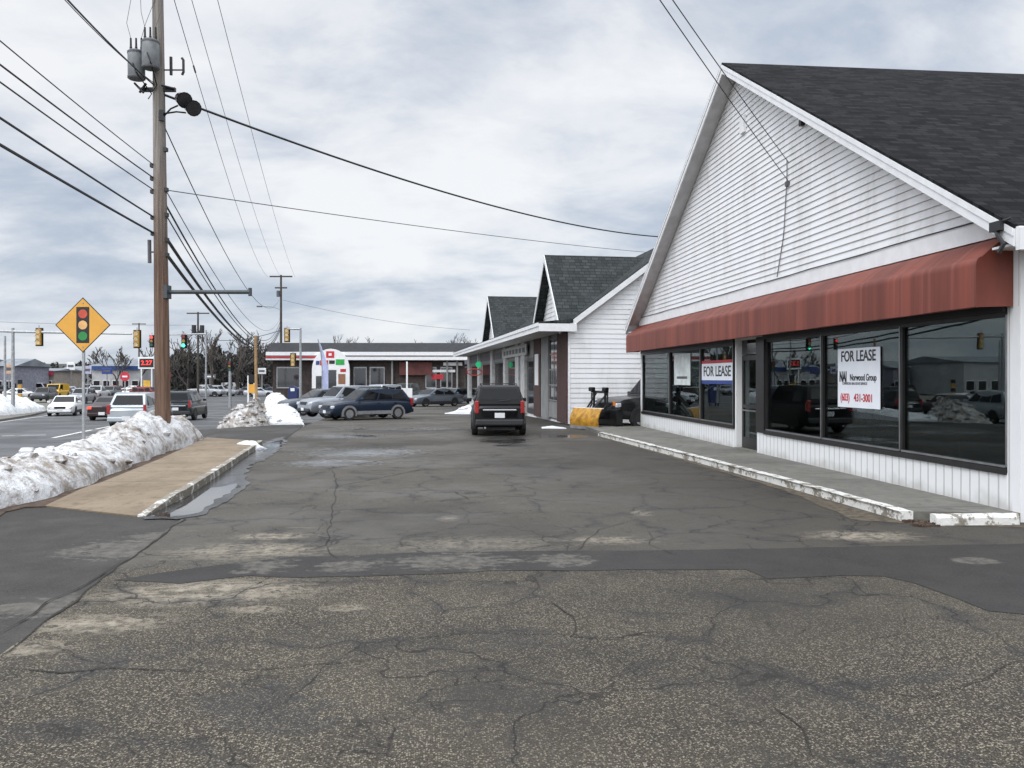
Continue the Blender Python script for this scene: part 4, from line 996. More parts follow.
# cars on the road
RD = (-.155, 1)
car('wagon', paint('silverroad', (.42, .45, .47), .55), 'hatchback_car', 'silver hatchback driving away just left of the big utility pole', 'car', GZ(142, 38.2), head(*RD), 'cars on the road', rear_lit=False)
car('sedan', paint('maroonblack', (.030, .016, .018), .2), 'car', 'dark sedan with lit red tail lamps left of the silver hatchback', 'car', GZ(115, 50), head(*RD), 'cars on the road', rear_lit=True)
car('sedan', paint('white', (.74, .74, .73), .0), 'car', 'white sedan coming towards the camera beside the snowy traffic island', 'car', GZ(66, 60.5), head(.34, -1), 'cars on the road', grille=M_black)
car('suv', paint('darkteal', (.016, .022, .026), .2), 'suv', 'dark SUV just right of the big utility pole behind the snow bank', 'car', GZ(185, 50), head(*RD), 'cars on the road', rails=True)
far_cars = [
 (57, 84, 'van', (.70, .42, .04), 'yellow van behind the oncoming white sedan', (.17, -1)),
 (44, 72, 'suv', (.06, .065, .07), 'dark grey SUV waiting behind the snowy traffic island', (.2, -1)),
 (82, 66, 'suv', (.28, .29, .31), 'grey SUV right behind the warning sign post', (.17, -1)),
 (97, 78, 'pickup', (.55, .56, .57), 'light grey pickup right of the warning sign post', (.17, -1)),
 (103, 100, 'sedan', (.05, .05, .055), 'black sedan far off in front of the blue trimmed building', (.9, -.4)),
 (126, 58, 'sedan', (.33, .35, .38), 'pale grey sedan ahead of the silver hatchback', (-.16, 1)),
 (150, 76, 'suv', (.20, .03, .03), 'dark red SUV under the price sign', (1, -.1)),
 (22, 84, 'sedan', (.62, .62, .62), 'white sedan parked at far left below the pink red shopfront', (1, .2)),
 (8, 92, 'suv', (.025, .026, .03), 'black SUV parked at the far left edge', (1, .2)),
 (74, 104, 'sedan', (.45, .47, .50), 'silver sedan parked far off in front of the white house', (1, .1)),
 (214, 104, 'sedan', (.66, .66, .67), 'white sedan in front of the dark wood left of the lit signal post', (1, 0)),
 (236, 108, 'van', (.72, .72, .72), 'white van parked before the dark wood', (1, .1)),
 (251, 98, 'sedan', (.08, .085, .10), 'dark grey sedan parked behind the yellow post sign', (1, .1)),
 (268, 104, 'suv', (.05, .06, .065), 'charcoal SUV at the left end of the convenience store', (1, .1)),
 (206, 90, 'pickup', (.35, .36, .38), 'grey pickup at the crossing in front of the lone far pole', (1, -.1)),
 (136, 112, 'sedan', (.60, .62, .64), 'white sedan parked under the blue trimmed building', (1, -.1)),
 (30, 112, 'suv', (.30, .05, .05), 'red SUV parked beside the pink red shopfront', (1, .2)),
 (2, 96, 'sedan', (.25, .27, .30), 'blue grey sedan at the extreme left edge behind the grey posts', (1, .2)),
 (36, 100, 'van', (.66, .66, .66), 'white van in front of the pink red shopfront', (1, .2)),
 (50, 108, 'suv', (.10, .11, .12), 'dark SUV before the orange and white kiosk', (1, .1)),
 (64, 90, 'sedan', (.12, .13, .16), 'navy sedan just left of the warning sign post, far behind the white sedan', (.3, -1)),
 (90, 112, 'suv', (.60, .61, .62), 'white SUV far off right of the warning sign post', (1, .1)),
 (110, 84, 'suv', (.16, .17, .18), 'grey SUV under the red octagonal sign', (.1, -1)),
 (118, 114, 'sedan', (.42, .10, .08), 'red sedan parked by the blue fascia building', (1, 0)),
 (132, 88, 'sedan', (.68, .68, .68), 'white sedan crossing in front of the price sign', (1, -.1)),
 (196, 118, 'sedan', (.10, .10, .11), 'black sedan parked below the lone far pole', (1, 0)),
 (222, 92, 'suv', (.30, .31, .33), 'silver grey SUV behind the small dark signal', (1, 0)),
 (243, 116, 'sedan', (.66, .65, .62), 'cream sedan between the white van and the yellow sign', (1, .1)),
 (260, 90, 'sedan', (.40, .42, .45), 'silver sedan behind the tan post', (1, .1)),
 (276, 96, 'sedan', (.05, .05, .06), 'black sedan beside the far wooden pole', (1, .1)),
 (380, 92, 'sedan', (.50, .50, .52), 'light sedan parked against the convenience store wall behind the wagon', (.1, 1)),
]
for i, (px, d, kd, colr, lb, hv) in enumerate(far_cars):
    car(kd, paint('far_%d' % i, colr, .2), {'van': 'parked_van', 'suv': 'suv', 'sedan': 'car', 'pickup': 'pickup'}[kd], lb, 'car' if kd not in ('van', 'pickup') else kd, GZ(px, d * (1.42 if px < 300 else 1.0)), head(*hv), 'far cars around the junction', detail=0)
# plough truck in the gap
tx = V(6.27, 29.85, 0); th = math.radians(180 + 24)
tr = car('pickup', paint('truckblack', (.012, .012, .013), .1), 'plow_truck', 'black pickup truck with mounted yellow snow plow parked between the two buildings', 'pickup truck', tx + Matrix.Rotation(th, 3, 'Z') @ V(-2.75, 0, 0), th, grille=M_black)
mb = MB(); rings = []
Rb = Matrix.Rotation(math.radians(8), 3, 'Z')
bc = V(3.60, .10, 0)
for yy in (-.74, .74):
    arc = [(.0 + .30 * (1 - math.cos(t * PI / 2 / 6)) * .5 - .08 * math.sin(t * PI / 6), .08 + .68 * t / 6) for t in range(7)]
    rings.append([bc + Rb @ V(-x + .10, yy, z) for x, z in arc] + [bc + Rb @ V(-x + .06, yy, z) for x, z in arc[::-1]])
mb.loft(rings); blade = mb.build('plow_blade', M_yellowplow, tr, smooth=30)
mb = MB(); mb.box(bc + Rb @ V(.10, 0, .08), (.03, 1.48, .12), m=Rb); mb.build('cutting_edge', M_galv, blade)
mb = MB(); mb.box(bc + Rb @ V(-.10, 0, .765), (.08, 1.5, .03), m=Rb); mb.build('blade_lip', M_white, blade)
mb = MB()
for s in (-.35, .35):
    mb.tube([(2.7, s, .45), (3.55, s * .8, .40)], .05); mb.tube([(2.95, s, .45), (2.95, s, 1.35)], .045); mb.tube([(2.85, s, 1.3), (3.5, s * .5, .6)], .035)
    mb.tube([(2.95, s * 1.4, 1.30), (2.95, s * 1.4, .9), (3.3, s, .5)], .03)
mb.tube([(2.95, -.5, 1.35), (2.95, .5, 1.35)], .045); mb.box((2.95, 0, .5), (.25, .9, .25)); mb.build('plow_mount', M_black, tr)
for s in (-.42, .42): MB().box((3.0, s, 1.44), (.16, .24, .15)).build('plow_light', M_black, tr, bevel=.03)
MB().box((2.70, 0, .42), (.30, 1.8, .62)).build('front_fill', M_black, tr, bevel=.05)  # dark block added to fill the gap below the truck front
MB().box((2.74, .62, .93), (.05, .12, .16)).build('turn_signal', M_amber, tr)

# ---------------------------------------------------------------- pole, sign, signals
PL, PD = -9.27, 22.0
def pole_pt(py, dl=0.0, dd=0.0):
    z = CH + (HZ - py) * PD / F
    return L(PL + dl - .13 * z / 11.0, PD + dd, z)
base = L(PL, PD)
UP = thing('utility_pole', 'tall brown wooden utility pole with transformers behind the snow bank', 'utility pole', base)
def loc(p): return p - base
def pc(z, dl=0.0, dd=0.0): return loc(L(PL + dl - .13 * z / 11.0, PD + dd, z))
mb = MB(); mb.tube([pc(z) for z in [0, 1, 2, 3, 4, 5, 6, 7, 8, 9, 10, 11, 12, 13.4]], [.205 - .0055 * i for i in range(14)], 14); mb.build('pole', M_pole, UP, smooth=60)
def zy(py): return CH + (HZ - py) * PD / F
for i, (dl, dd, y0, y1, r) in enumerate(((-.02, -.44, 47, 75, .215), (-.50, -.20, 54, 82, .215))):
    z0, z1 = zy(y1), zy(y0)
    mb = MB(); mb.tube([pc(z0, dl, dd), pc(z0 + .03, dl, dd), pc(z1 - .05, dl, dd), pc(z1, dl, dd)], [r * .93, r, r, r * .85], 18)
    tf = mb.build('transformer', pm('transformer_grey', (.17, .18, .185), .6, .1, var=.2, scale=5), UP, smooth=40)
    for zq in (z1 - .08, z0 + .02):
        mb = MB(); mb.tube([pc(zq, dl, dd), pc(zq + .045, dl, dd)], r * 1.04, 18); mb.build('tank_band', M_wiregrey, tf)
    for k in (-.14, .0, .14):
        mb = MB(); zb = z1; mb.tube([pc(zb - .02, dl + k, dd), pc(zb + .10, dl + k, dd), pc(zb + .12, dl + k, dd), pc(zb + .34, dl + k, dd)], [.035, .035, .028, .024], 8); mb.build('bushing', M_black, tf)
    for k in (-.14, .14):
        mb = MB(); mb.tube([pc(z1 + .34, dl + k, dd), pc(z1 + .75, dl + k * 1.8, dd * .9), pc(z1 + 1.7, dl * .5 + k * 2.5, dd * .6), pc(12.9, dl * .3 + k * 4, dd * .4)], .007, 4); mb.build('jumper_wire', M_wiregrey, tf)
    mb = MB(); mb.tube([pc(z0 + .35, dl, dd - r), pc(z0 + .1, dl + .1, dd - r - .03), pc(z0 - .35, dl * .4 + .05, dd * .5), pc(z0 - .5, dl * .2 - .12, -.15)], .016, 5); mb.build('cable', M_black, tf)
    mb = MB(); mb.box(pc((z0 + z1) / 2 + .1, dl * .5, dd * .5), (.12, .12, .25), rz=-YAW); mb.build('hanger_bracket', M_galv, tf)
mb = MB(); mb.tube([pc(zy(75), .33, 0), pc(zy(57), .33, 0)], .04, 8); mb.tube([pc(zy(75), .62), pc(zy(72), .66), pc(zy(60), .66), pc(zy(58), .62)], .035, 8); mb.tube([pc(zy(70), 0), pc(zy(70), .66)], .02, 6); mb.build('fuse_cutout', M_plastic, UP)
mb = MB(); mb.box(pc(zy(90), .0, -.02), (.9, .10, .10), rz=-YAW); mb.tube([pc(zy(92), -.4, -.1), pc(zy(86), -.55, -.2), pc(zy(96), -.3, -.25)], .03); mb.tube([pc(zy(85), -.3, -.1), pc(zy(95), -.42, -.2)], .035); mb.tube([pc(zy(88), .15, -.2), pc(zy(90), .45, -.1)], .03); mb.build('cable_clamps', M_black, UP)
mb = MB(); mb.tube([pc(zy(118), .15, -.1), pc(zy(110), .35, -.1), pc(zy(107), .55, -.12)], .022); mb.tube([pc(zy(115), .15, -.1), pc(zy(113), .5, -.1), pc(zy(114), .75, -.1)], .022); mb.box(pc(zy(117), .12, -.12), (.12, .1, .28), rz=-YAW); br = mb.build('floodlight_bracket', M_black, UP)
for (px, py) in ((182, 99), (191, 107)):
    c_ = loc(P(px, py, PD - .15)); ax = L(.55, -.6, -.35).normalized()
    mb = MB(); mb.tube([c_ - ax * .22, c_ - ax * .12, c_ + ax * .05, c_ + ax * .2], [.08, .15, .17, .21], 14); fl = mb.build('floodlight', M_black, UP, smooth=40)
    mb = MB(); mb.tube([c_ + ax * .19, c_ + ax * .205], .18, 14); mb.build('lens', pm('lens_grey', (.03, .03, .032), .3), fl)
mb = MB(); mb.tube([pc(zy(292), .15), pc(zy(292), 2.36)], .055, 8); mb.tube([pc(zy(288), 2.36), pc(zy(296), 2.36)], .05, 8); mb.box(pc(zy(292), .16), (.1, .3, .35), rz=-YAW); mb.build('sign_arm', pm('arm_grey', (.05, .06, .065), .5), UP)
mb = MB(); mb.tube([pc(zy(240), -.30), pc(zy(263), -.30)], .05, 8); mb.tube([pc(zy(252), -.30), pc(zy(252), -.1)], .025, 6); mb.build('conduit_stub', M_wiregrey, UP)
mb = MB(); mb.box(pc(13.0, 0, -.2), (2.7, .1, .12), rz=-YAW); mb.build('crossarm', M_pole, UP)
for py in (166, 179, 192, 218, 234): MB().box(pc(zy(py), -.16, -.03), (.14, .12, .10), rz=-YAW).build('insulator', M_plastic, UP)
for py in (150, 190, 215, 240, 255): MB().box(pc(zy(py), .17, -.03), (.10, .12, .10), rz=-YAW).build('insulator', M_plastic, UP)
# wires
def wire(a, b, sag, r, label, mat=None, n=28, extra=None, group=None):
    a, b = Vector(a), Vector(b); pts = []
    for i in range(n + 1):
        t = i / n; p = a.lerp(b, t); p.z -= sag * 4 * t * (1 - t); pts.append(p)
    mid = a.copy()
    mb = MB(); mb.tube([p - mid for p in pts], r, 5)
    if extra is not None:
        i = int(extra * n); mb.tube([pts[i].lerp(pts[i + 1], .3) - mid, pts[i].lerp(pts[i + 1], .48) - mid], r * 2.6, 6)
    o = mb.build('overhead_wire', mat or M_wire); o.location = mid
    return tag(o, label, 'overhead wire', group)
def prev(z, dl=0.0): return L(-9.27 + .1413 * 40 + dl, -18, z)
GW = 'wires running towards the camera'
for py, y0, s, r, lb in ((165, 27, .55, .012, 'thin dark wire reaching the big pole from upper left, highest of the parallel five'), (178, 52, .5, .017, 'second of five parallel wires coming from the left to the big pole'),
                      (190, 70, .5, .015, 'middle of five parallel wires on the left, ending at a dark clamp'), (217, 107, .25, .022, 'thick black cable fourth from the top left of the big pole'), (233, 135, .25, .028, 'thickest black cable at the bottom of the five left of the big pole')):
    z = zy(py); t = 9.08; zx = CH + (HZ - y0) * 12.9 / F
    zp = z + (zx - z + s * 4 * (t / 40) * (1 - t / 40)) * 40 / t
    wire(L(PL - .25, PD, z), prev(zp, -.25), s, r, lb, group=GW)
a = pole_pt(86, -.1, -.1); wire(a, L(-7.1, 5.0, 9.6), .42, .020, 'black service cable running up left from the transformers', group=GW)
wire(pole_pt(84, -.1, -.1), L(-7.0, 5.0, 9.75), .62, .010, 'thin slack wire under the black service cable at upper left', group=GW)
bp2 = L(9.6, 50, 11.0)
wire(pole_pt(95, .15), L(9.3, 50, 10.35), .75, .035, 'thick black cable sagging across the sky from floodlights to white gable')
wire(pole_pt(190, .15), L(8.4, 50, 9.42), .15, .014, 'thin grey wire crossing the sky just below the thick cable', M_wiregrey)
FP = (281, 110.0)
fpt = lambda px, py: P(px, py, FP[1])
GF = 'wires running on to the far pole'
top = lambda dl, z=13.1: L(PL - .15 + dl, PD - .2, z)
wire(top(.15), fpt(268, 277), 1.6, .012, 'thin wire to the far crossarm passing just right of the floodlights', M_wiregrey, extra=.10, group=GF)
wire(top(.62), fpt(281, 277), 1.3, .010, 'faint primary wire to the far pole in the middle of three', M_wiregrey, group=GF)
wire(top(1.30, 13.25), fpt(295, 277), .9, .010, 'faint primary wire farthest to the right, ending at the far crossarm tip', M_wiregrey, group=GF)
wire(pole_pt(128, .15), fpt(279, 300), 2.6, .016, 'dark wire leaving the big pole below the floodlights towards the far pole', group=GF)
wire(pole_pt(190, .15), fpt(280, 318), 2.6, .014, 'thin wire leaving the pole at the third clamp and sagging behind it', M_wiregrey, group=GF)
wire(pole_pt(205, .15), fpt(280, 322), 3.0, .026, 'dark cable sagging behind the pole, upper one of the thick bundle', group=GF)
wire(pole_pt(215, .15), fpt(280, 325), 2.9, .018, 'slim dark cable sagging between the two thick ones', group=GF)
wire(pole_pt(238, .15), fpt(280, 327), 2.8, .048, 'very thick black cable bending down right behind the big pole', group=GF)
wire(pole_pt(254, .15), fpt(280, 330), 2.6, .050, 'lowest thick black cable running from the big pole to the far pole', group=GF)
g1 = P(789, 163, 17.2); g2 = P(789, 182, 17.2)
wire(g1, L(-9.3, -8.5, 9.9), .40, .008, 'upper of two service wires dropping onto the white gable')
wire(g2, L(-9.2, -8.4, 10.2), .45, .008, 'lower of two service wires dropping onto the white gable')
wire(P(281, 330, 110), P(198, 338, 125), .8, .04, 'cable running left from the far pole to the lone far pole')
wire(P(197, 325, 125), P(-60, 319, 118), .3, .022, 'faint wire above the mast arm across the left sky', M_wiregrey)
wire(P(283, 300, 110), P(470, 330, 120), .6, .02, 'faint wire from the far pole over the convenience store roof', M_wiregrey)

def far_pole(px, d, ytop, label, arms=((.0, 2.6),), lean=0.0, trans=False):
    b_ = GZ(px, d); t = thing('utility_pole', label, 'utility pole', b_); z = CH + (HZ - ytop) * d / F - b_.z
    MB().tube([(0, 0, 0), (lean, 0, z)], [.2, .13], 8).build('pole', pm('far_pole_wood', (.07, .06, .052), .9), t)
    for dz, w in arms: MB().box((lean, 0, z - dz - .1), (w, .14, .18), rz=-YAW).build('crossarm', pm('far_pole_wood', (.07, .06, .052), .9), t)
    if trans:
        for s in (-.6, .6): MB().cyl((s, 0, z - 3.2), (s, 0, z - 2.0), .32, n=10).build('transformer', M_plastic, t)
    return t, z
t, z = far_pole(281, 110, 275, 'far wooden pole with two crossarms and street light, right of the big pole', ((.1, 3.0), (1.6, 1.6)))
mb = MB(); mb.tube([(0, 0, z - 4.6), (-1.2, 0, z - 4.2), (-2.6, 0, z - 4.15)], .06); mb.build('light_arm', M_galv, t)
MB().box((-2.8, 0, z - 4.2), (.7, .3, .18)).build('street_lamp', M_wiregrey, t, bevel=.04)
MB().cyl((-.35, -.1, z - 2.9), (-.35, -.1, z - 2.1), .22, n=10).build('transformer', M_wiregrey, t)
far_pole(198, 125, 312, 'lone far pole with one crossarm and two dark transformers', ((.1, 3.4),), trans=True)
far_pole(139, 170, 323, 'most distant small pole with a crossarm above the price sign', ((.1, 2.8),))
# warning sign
sp = GD(83, 20.2); zc = CH + (HZ - 325) / F * 20.2
ws = thing('warning_sign', 'yellow diamond signal-ahead sign with red yellow green lamps behind snow bank', 'road sign', sp, -YAW + .03)
MB().bb(-.03, .03, .008, .052, -.15, zc + .55).build('post', M_galv, ws)
def dia(h_, y0, y1): return [(0, y0, zc + h_), (h_ * .985, y0, zc), (0, y0, zc - h_), (-h_ * .985, y0, zc)]
MB().ext(dia(.675, 0, 0), (0, -.006, 0)).build('sign_border', M_blackpaint, ws)
mb = MB(); mb.ext([(x * .955, -.0065, zc + (z - zc) * .955) for x, y, z in dia(.675, 0, 0)], (0, -.003, 0)); mb.build('sign_panel', M_signyel, ws)
MB().bb(-.155, .155, -.0125, -.010, zc - .44, zc + .44).build('signal_symbol', M_blackpaint, ws, bevel=.0)
for dz, m_ in ((.27, pm('symbol_red', (.55, .08, .04), .5)), (0, pm('symbol_amber', (.75, .42, .16), .5)), (-.27, pm('symbol_green', (.02, .22, .05), .5))):
    MB().cyl((0, -.0128, zc + dz), (0, -.0155, zc + dz), .108, n=24).build('symbol_disc', m_, ws)
for dz in (.54, -.54): MB().cyl((0, -.0125, zc + dz), (0, -.02, zc + dz), .018, n=8).build('bolt', M_galv, ws)
# signals and masts
def signal(px, py, d, label, kindcol, lit=None, backp=True, h=1.1, rz=None):
    p = P(px, py, d); t = thing('traffic_signal', label, 'traffic light', p - V(0, 0, h / 2), -YAW if rz is None else rz, 'traffic signals at the junction')
    if backp: MB().bb(-.27, .27, .05, .07, -.08, h + .08).build('backplate', M_black, t)
    MB().bb(-.17, .17, -.14, .05, 0, h).build('housing', kindcol, t, bevel=.02)
    cols = [('red', (.25, .02, .02), (1, .03, .03)), ('amber', (.35, .22, .04), (1, .5, .05)), ('green', (.02, .10, .07), (.05, 1, .62))]
    for i, (nm, off_, on) in enumerate(cols):
        z = h * (.835 - .333 * i); m_ = emis('lit_' + nm, on, 4.0) if lit == nm else pm('unlit_' + nm, off_, .3)
        if kindcol is not M_black and lit is None: m_ = pm('back_cap', (.62, .48, .26), .5)
        MB().cyl((0, -.145, z), (0, -.16, z), h * .125, n=14).build('lens', m_, t)
        mb = MB(); mb.tube([(h * .14 * math.cos(a), -.24, z + h * .14 * math.sin(a)) for a in (PI * k / 8 for k in range(9))], .012, 4); mb.build('visor', M_black, t)
    MB().cyl((0, 0, h), (0, 0, h + .25), .03, n=6).build('hanger', M_galv, t)
    return t
M_sigyel = pm('signal_yellow', (.50, .28, .05), .5)
signal(39, 337, 57, 'yellow backed traffic signal hanging left of the diamond sign', M_sigyel)
signal(137, 339, 57, 'yellow backed traffic signal at the right tip of the mast arm', M_sigyel)
signal(152, 341, 80, 'black traffic signal showing a red light left of the big pole', M_black, 'red')
signal(184, 341, 80, 'black traffic signal showing a green light right of the big pole', M_black, 'green', h=1.3)
signal(287, 335, 75, 'yellow traffic signal on the short arm of the tall grey post', M_sigyel, h=1.15)
signal(293, 360, 75, 'yellow traffic signal fixed low on the tall grey post', M_sigyel, h=1.1)
signal(230, 366, 78, 'small dark signal with white light on top of a grey post', M_black, None, True, .9)
def mast(px, d, ytop, label, arm_px=None, arm_y=None, r=.13, arm_y2=None):
    b_ = GZ(px, d); t = thing('signal_mast', label, 'signal mast', b_, 0, None); z = CH + (HZ - ytop) * d / F - b_.z
    MB().tube([(0, 0, 0), (0, 0, z)], [r, r * .7], 10).build('post', M_galv, t)
    if arm_px is not None:
        a = P(px, arm_y, d) - b_; e = P(arm_px, arm_y2 or arm_y, d) - b_
        MB().tube([a, e], [r * .8, r * .45], 8).build('mast_arm', M_galv, t)
    return t
m1 = mast(13, 57, 328, 'grey signal mast at far left with long arm behind the diamond sign', 132, 331.5, arm_y2=334)
MB().tube([P(13, 331.5, 57) - GZ(13, 57), P(-40, 330, 57) - GZ(13, 57)], [.1, .06], 8).build('mast_arm', M_galv, m1)
mast(5, 60, 336, 'thinner grey post at the far left edge beside the signal mast', r=.10)
mast(300.5, 75, 328, 'tall grey signal post in front of the convenience store', 287, 329)
mast(230, 78, 362, 'short grey post carrying the small dark signal before the wood', r=.16)
m3 = mast(206, 80, 330, 'slim mast behind the big pole carrying the red and green signals', 150, 334, r=.10, arm_y2=335)
# posts with yellow sign
p = GD(256.5, 42); t = thing('sign_post', 'tan wooden post rising from the grimy snow heap', 'post', p)
MB().tube([(0, 0, 0), (-.05, 0, 4.0)], [.075, .07], 8).build('post', pm('tan_wood', (.36, .22, .10), .7), t)
p = GZ(249.5, 62); t = thing('yellow_sign', 'small yellow sign between two white posts left of the tan post', 'sign', p, -YAW)
for x in (-.1, .35): MB().bb(x - .05, x + .05, -.05, .05, 0, 2.9).build('post', M_white, t)
MB().bb(-.05, .45, -.08, -.055, 1.6, 2.25).build('sign_panel', M_signyel, t)
MB().bb(-.05, .40, -.08, -.055, 2.35, 2.95).build('dark_panel', M_black, t)
p = GZ(322, 60); t = thing('feather_flag', 'pale blue feather flag on a leaning pole behind the parked row', 'flag', p, -YAW)
MB().tube([(0, 0, 0), (0, 0, 3.0), (-.1, 0, 4.2), (-.3, 0, 5.0)], .035, 6).build('pole', M_galv, t)
mb = MB(); mb.loft([[V(x, y, z) for x, y, z in ((0.02, -.01, 1.0 + 0), (.45, .03, 1.1), (.45, .04, 1.1), (.02, 0, 1.0))], [V(x, y, z) for x, y, z in ((.02, -.01, 3.0), (.45, .06, 3.0), (.45, .07, 3.0), (.02, 0, 3.0))], [V(x, y, z) for x, y, z in ((-.25, -.01, 4.9), (-.1, .02, 4.6), (-.1, .03, 4.6), (-.25, 0, 4.9))]])
mb.build('banner', pm('flag_blue', (.42, .46, .66), .7), t)
p = GZ(293.5, 80); t = thing('mailbox', 'blue round topped mailbox before the left end of the convenience store', 'mailbox', p, -YAW)
mb = MB(); mb.ext([(-.45, -.35, .3), (.45, -.35, .3), (.45, -.35, 1.6)] + [(.45 * math.cos(a), -.35, 1.6 + .45 * math.sin(a)) for a in (PI * k / 8 for k in range(1, 8))] + [(-.45, -.35, 1.6)], (0, .7, 0)); mb.build('box', pm('mail_blue', (.012, .025, .11), .5), t, bevel=.02)
mb = MB()
for x in (-.35, .35):
    for y in (-.25, .25): mb.bb(x - .05, x + .05, y - .05, y + .05, 0, .3)
mb.build('feet', M_black, t)
MB().bb(-.2, .2, -.37, -.352, 1.55, 1.85).build('notice', M_white, t)
p = GZ(407, 64); t = thing('sign_post', 'white sign post with two panels in front of the convenience store', 'sign', p, -YAW)
MB().bb(-.06, .06, -.06, .06, 0, 3.5).build('post', M_white, t); MB().bb(-.42, -.03, -.1, -.07, .75, 1.45).build('sign_panel', M_white, t); MB().bb(.03, .42, -.1, -.07, .75, 1.45).build('sign_panel', M_white, t)

# ---------------------------------------------------------------- convenience store
cp = GD(372, 100, -.0)
CS_ = thing('convenience_store', 'low brick convenience store with dark mansard roof and white fascia behind cars', 'building', (cp.x, cp.y, 0), -YAW + .02)
k = 100 / F; X = lambda px: (px - 372) * k
MB().bb(X(272), X(540), .6, 16, -1.1, 4.1).build('wall', pm('store_brick', (.050, .038, .033), .85, var=.35, scale=3), CS_)
mb = MB(); mb.ext([(X(268), -.6, 4.95), (X(268), 1.4, 6.15), (X(268), 12, 6.15), (X(268), 16, 4.95)], (X(545) - X(268), 0, 0)); mb.build('roof', pm('mansard_dark', (.022, .023, .026), .8, var=.25, scale=2), CS_)
MB().bb(X(268), X(545), -.72, -.62, 4.02, 4.98).bb(X(268), X(545), -.62, 1, 3.98, 4.10).build('fascia', M_trim, CS_)
MB().bb(X(268), X(545), -.75, -.725, 4.42, 4.56).build('fascia_stripe', pm('stripe_grey', (.12, .10, .10), .6), CS_)
MB().bb(X(268), X(318), -.78, -.752, 4.22, 4.42).build('red_stripe', M_redpaint, CS_)
for a, b_ in ((276, 300), (353, 366), (369, 384), (425, 436), (440, 452)):
    f = MB().bb(X(a), X(b_), .50, .60, .6, 3.2).build('window', M_galv, CS_)
    MB().bb(X(a) + .1, X(b_) - .1, .48, .498, .75, 3.05).build('pane', M_darkglass, f)
f = MB().bb(X(326), X(340), .50, .60, .0, 2.6).build('door', M_galv, CS_); MB().bb(X(327), X(339), .48, .498, .1, 2.5).build('pane', M_darkglass, f)
MB().bb(X(399), X(432), .15, .60, 2.2, 3.75).build('red_awning', pm('dull_red', (.10, .028, .024), .7, var=.3, scale=1), CS_)
MB().bb(X(430), X(455), .3, .60, 2.55, 2.85).build('white_panel', M_trim, CS_)
MB().bb(X(443), X(462), .3, .60, 3.35, 3.75).build('white_panel', M_trim, CS_)
MB().bb(X(431), X(443), .42, .60, 1.7, 2.3).build('red_poster', M_redpaint, CS_)
for px in (318, 392, 447, 457): MB().bb(X(px) - .10, X(px) + .10, .0, .3, -1.0, 4.0).build('column', M_greywall, CS_)
# arched entrance panel
arc = [(X(314), -1.0, .6), (X(351), -1.0, .6), (X(351), -1.0, 2.6)] + [(X(332.5) + 2.23 * math.cos(a), -1.0, 2.9 + 2.45 * math.sin(a)) for a in (PI * t / 14 for t in range(15))] + [(X(314), -1.0, 2.6)]
ap = MB().ext([(x, y, z) for x, y, z in arc], (0, .35, 0)).build('arched_sign', M_white, CS_)
def plq(px0, px1, y0, y1, mat, nm): return MB().bb(X(px0), X(px1), -1.03, -1.005, CH + (HZ - y1) * k, CH + (HZ - y0) * k).build(nm, mat, ap)
M_brightred = pm('bright_red', (.55, .02, .03), .5); M_brightgreen = pm('bright_green', (.02, .35, .06), .5)
plq(328, 336, 351.5, 358, M_brightred, 'red_square')
MB().bb(X(330.5), X(333.5), -1.05, -1.032, CH + (HZ - 356) * k, CH + (HZ - 353.5) * k).build('white_mark', M_white, ap)
plq(322, 330, 360.5, 365.5, M_brightred, 'red_panel'); plq(337.5, 346, 359.5, 365, M_brightgreen, 'green_panel'); plq(342, 347.5, 369, 372, M_redpaint, 'red_panel')
plq(331, 336.5, 360.5, 364, M_blackpaint, 'dark_panel'); plq(318, 321.5, 361, 365, M_bluepaint, 'blue_panel'); plq(330, 338, 370, 388, M_darkglass, 'doorway'); plq(340, 347, 374, 384, pm('brown_poster', (.25, .12, .06), .6), 'poster'); plq(318, 328, 376, 388, M_darkglass, 'doorway')

# ---------------------------------------------------------------- buildings and signs on the left
def house(px, d, wpx, ybase, ywall, ytop, wallm, roofm, label, cat='building', depth=10, name='far_building', rz=None, stripe=None, nwin=3):
    k = d / F; d *= 1.3; k = d / F; b_ = GD(px, d, -1.15); t = thing(name, label, cat, b_, -YAW if rz is None else rz); w = wpx * k; zw = CH + (HZ - ywall) * k + 1.15; zt = CH + (HZ - ytop) * k + 1.15
    MB().bb(-w / 2, w / 2, 0, depth, 0, zw).build('wall', wallm, t)
    if zt > zw + .2:
        mb = MB(); mb.ext([(-w / 2 - .4, -.5, zw), (-w / 2 - .4, depth / 2, zt), (-w / 2 - .4, depth + .5, zw)], (w + .8, 0, 0)); mb.build('roof', roofm, t)
    if stripe: MB().bb(-w / 2 - .2, w / 2 + .2, -.6, -.505, zw - .75, zw - .05).build('fascia', stripe, t)
    for i in range(nwin):
        x = -w / 2 + w * (i + .5) / nwin; f = MB().bb(x - w / nwin * .36, x + w / nwin * .36, -.06, -.003, .8, min(zw - 1.0, 2.6)).build('window', M_trim, t)
        MB().bb(x - w / nwin * .31, x + w / nwin * .31, -.08, -.062, .95, min(zw - 1.15, 2.45)).build('pane', M_darkglass, f)
    MB().bb(w * .42 - .5, w * .42 + .5, -.05, -.003, 0, 2.1).build('door', M_black, t)
    return t
M_paleg = pm('pale_grey_wall', (.48, .49, .50), .8, var=.15, scale=.5); M_grroof = pm('grey_roof', (.22, .24, .26), .8, var=.2, scale=.5)
house(116, 125, 48, 392, 366, 358, M_paleg, M_grroof, 'pale building with grey roof and blue fascia left of the price sign', stripe=pm('blue_fascia', (.02, .06, .20), .5), nwin=5)
